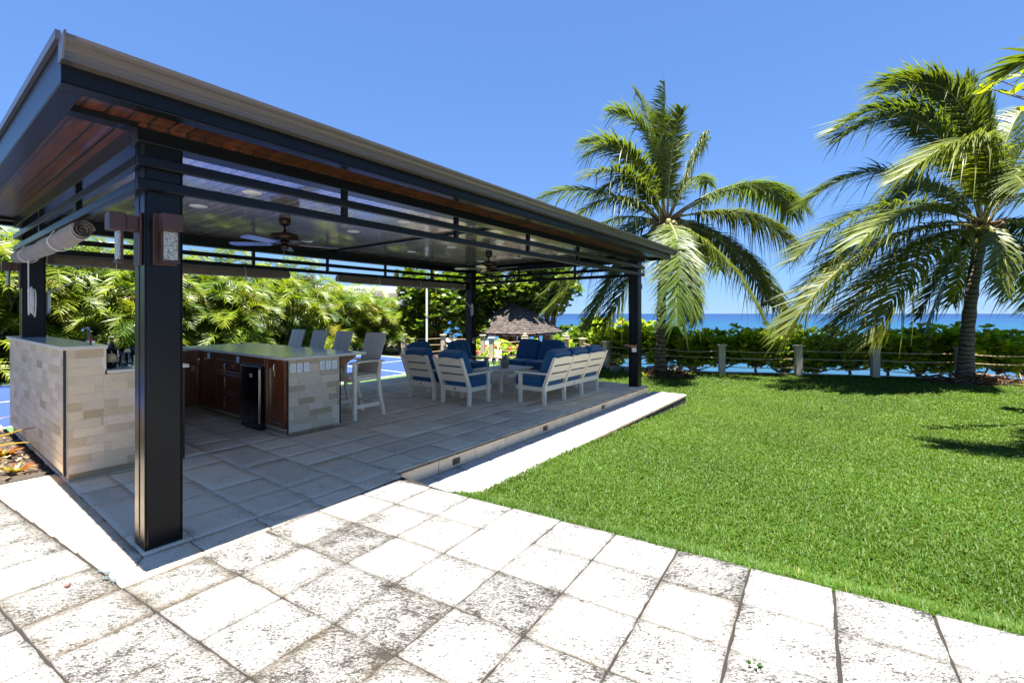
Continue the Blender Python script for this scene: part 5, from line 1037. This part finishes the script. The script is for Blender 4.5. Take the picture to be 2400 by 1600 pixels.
fence('rope_fence', 'cream post and rope fence at the end of the blue court', [(-1.23, 19.6), (-2.95, 19.9), (-4.75, 20.3)], ropes=(.74, .45, .2))
b = MB(); b.box((-.12, -.1, 0), (3.4, .1, .05)); o = b.build('garden_kerb', m_post, None, (-.8, 17.25, -.33), math.atan2(-.4, 2.8)); struct(o)
gz = thing('gazebo', 'small gazebo with a weathered wood shingle hip roof beyond the fence', 'gazebo', (.12, 23.8, -1.6)); gA = np.array([.52, .854]); gB = np.array([-.854, .52]); GR = math.atan2(gA[1], gA[0]); h = 1.9
b = MB(); rows = 17; ze, za = 2.10, 3.72
for side in range(4):
    mt = Matrix.Rotation(side*math.pi/2, 4, 'Z')
    for r in range(rows):
        f0, f1 = r/rows, (r+1)/rows; w0, w1 = h*(1-f0), h*(1-f1); z0, z1 = ze+(za-ze)*f0, ze+(za-ze)*f1; x = -w0; 
        while x < w0:
            x2 = min(x+rng.uniform(.09, .2), w0); s = lambda q: max(-w1, min(w1, q*w1/max(w0, 1e-6))); tn = rng.uniform(.55, 1.25); lift = .028+rng.uniform(0, .018); jj = rng.uniform(-.025, .0)
            b.add([tuple(mt @ Vector(p)) for p in ((x+.004, -w0+jj, z0+lift), (x2-.004, -w0+jj, z0+lift), (s(x2), -w1+.03, z1+.008), (s(x), -w1+.03, z1+.008), (x+.004, -w0+jj, z0+lift-.03), (x2-.004, -w0+jj, z0+lift-.03))], [(0, 1, 2, 3), (0, 4, 5, 1)], 0, (tn, tn, tn*1.02)); x = x2
rf = b.build('roof', m_shingle, gz, rot=GR)
b = MB(); b.lathe([(.13, za-.02), (.10, za+.06), (.02, za+.10)], 8); b.build('roof_cap', m_shingle, rf)
b = MB(); b.prism([(-h, -h), (h, -h), (h, h), (-h, h)], ze-.12, ze-.005, axis=2); b.build('fascia', plain('dark_brown_fascia', (.05, .028, .02), .7), rf)
for sx in (-1, 1):
    for sy in (-1, 1): b = MB(); b.box((sx*1.5-.15, sy*1.5-.15, 0), (sx*1.5+.15, sy*1.5+.15, ze-.125), ch=.01); b.build('column', m_post, gz, rot=GR)
b = MB(); b.box((-1.9, -1.9, -.1), (1.9, 1.9, .02)); b.build('floor', m_post, gz, rot=GR)
pl = thing('light_pole', 'slim white pole standing behind the court, left of the far back post', 'pole', (-3.68, 20.0, -.3))
b = MB(); b.tube([(0, 0, 0), (0, 0, 3.4)], .046, 10); b.build('shaft', m_plate, pl); b = MB(); b.box((-.12, -.14, 3.40), (.12, .14, 3.47), ch=.01); b.build('lamp_head', m_plate, pl)
hs = thing('house', 'white flat-roofed house half hidden behind the palm hedge and sea grape tree', 'house', (-11.5, 37, -.4), .2)
b = MB(); b.box((-5, -4, 0), (5, 4, 3.3)); b.build('wall', plain('white_stucco', (.66, .66, .64), .8, var=.05, vs=2), hs)
b = MB(); b.box((-5.7, -4.7, 3.3), (5.7, 4.7, 3.75), ch=.03); b.build('roof', plain('white_roof_edge', (.74, .74, .73), .6, var=.04), hs)
for x in (-3, 0, 3): b = MB(); b.box((x-.6, -4.04, 1.2), (x+.6, -4.0, 2.5)); b.build('window', m_fridge, hs)
# small drifts on the paving: the faded blue and red paint scuffs by the floor corner are flat marks
def scuff(name, label, pts, m, z=.0065):
    b = MB()
    for (u, v, r) in pts:
        n = 9; ring = [(u+r*math.cos(2*math.pi*k/n)*rng.uniform(.6, 1.2), v+r*math.sin(2*math.pi*k/n)*rng.uniform(.6, 1.2), z) for k in range(n)]; b.add(ring, [tuple(range(n))])
    o = b.build(name, m, None, W(0, 0), PROT); tag(o, label, 'paint mark'); return o
m_bluescuff = plain('faded_blue_paint', (.055, .085, .095), .9, var=.4, vs=40); m_redscuff = plain('faded_red_paint', (.09, .03, .025), .9, var=.4, vs=40)
scuff('paint_mark', 'faded blue paint scuff on the paver beside the floor corner', [(-.21+.01*math.sin(k), -.27+.02*k, .006+.004*(k % 3)) for k in range(0, 12)], m_bluescuff)
scuff('paint_mark', 'small faded red paint spot on the stained paver joint', [(-.365, -.105, .016), (-.35, -.09, .01)], m_redscuff)
# ================================================================== to metres
for me in {o.data for o in col.objects if o.type == 'MESH'}: me.transform(Matrix.Scale(S, 4)); me.update()
for o in col.objects:
    o.location = o.location*S
    for md in o.modifiers:
        if md.type == 'BEVEL': md.width *= S
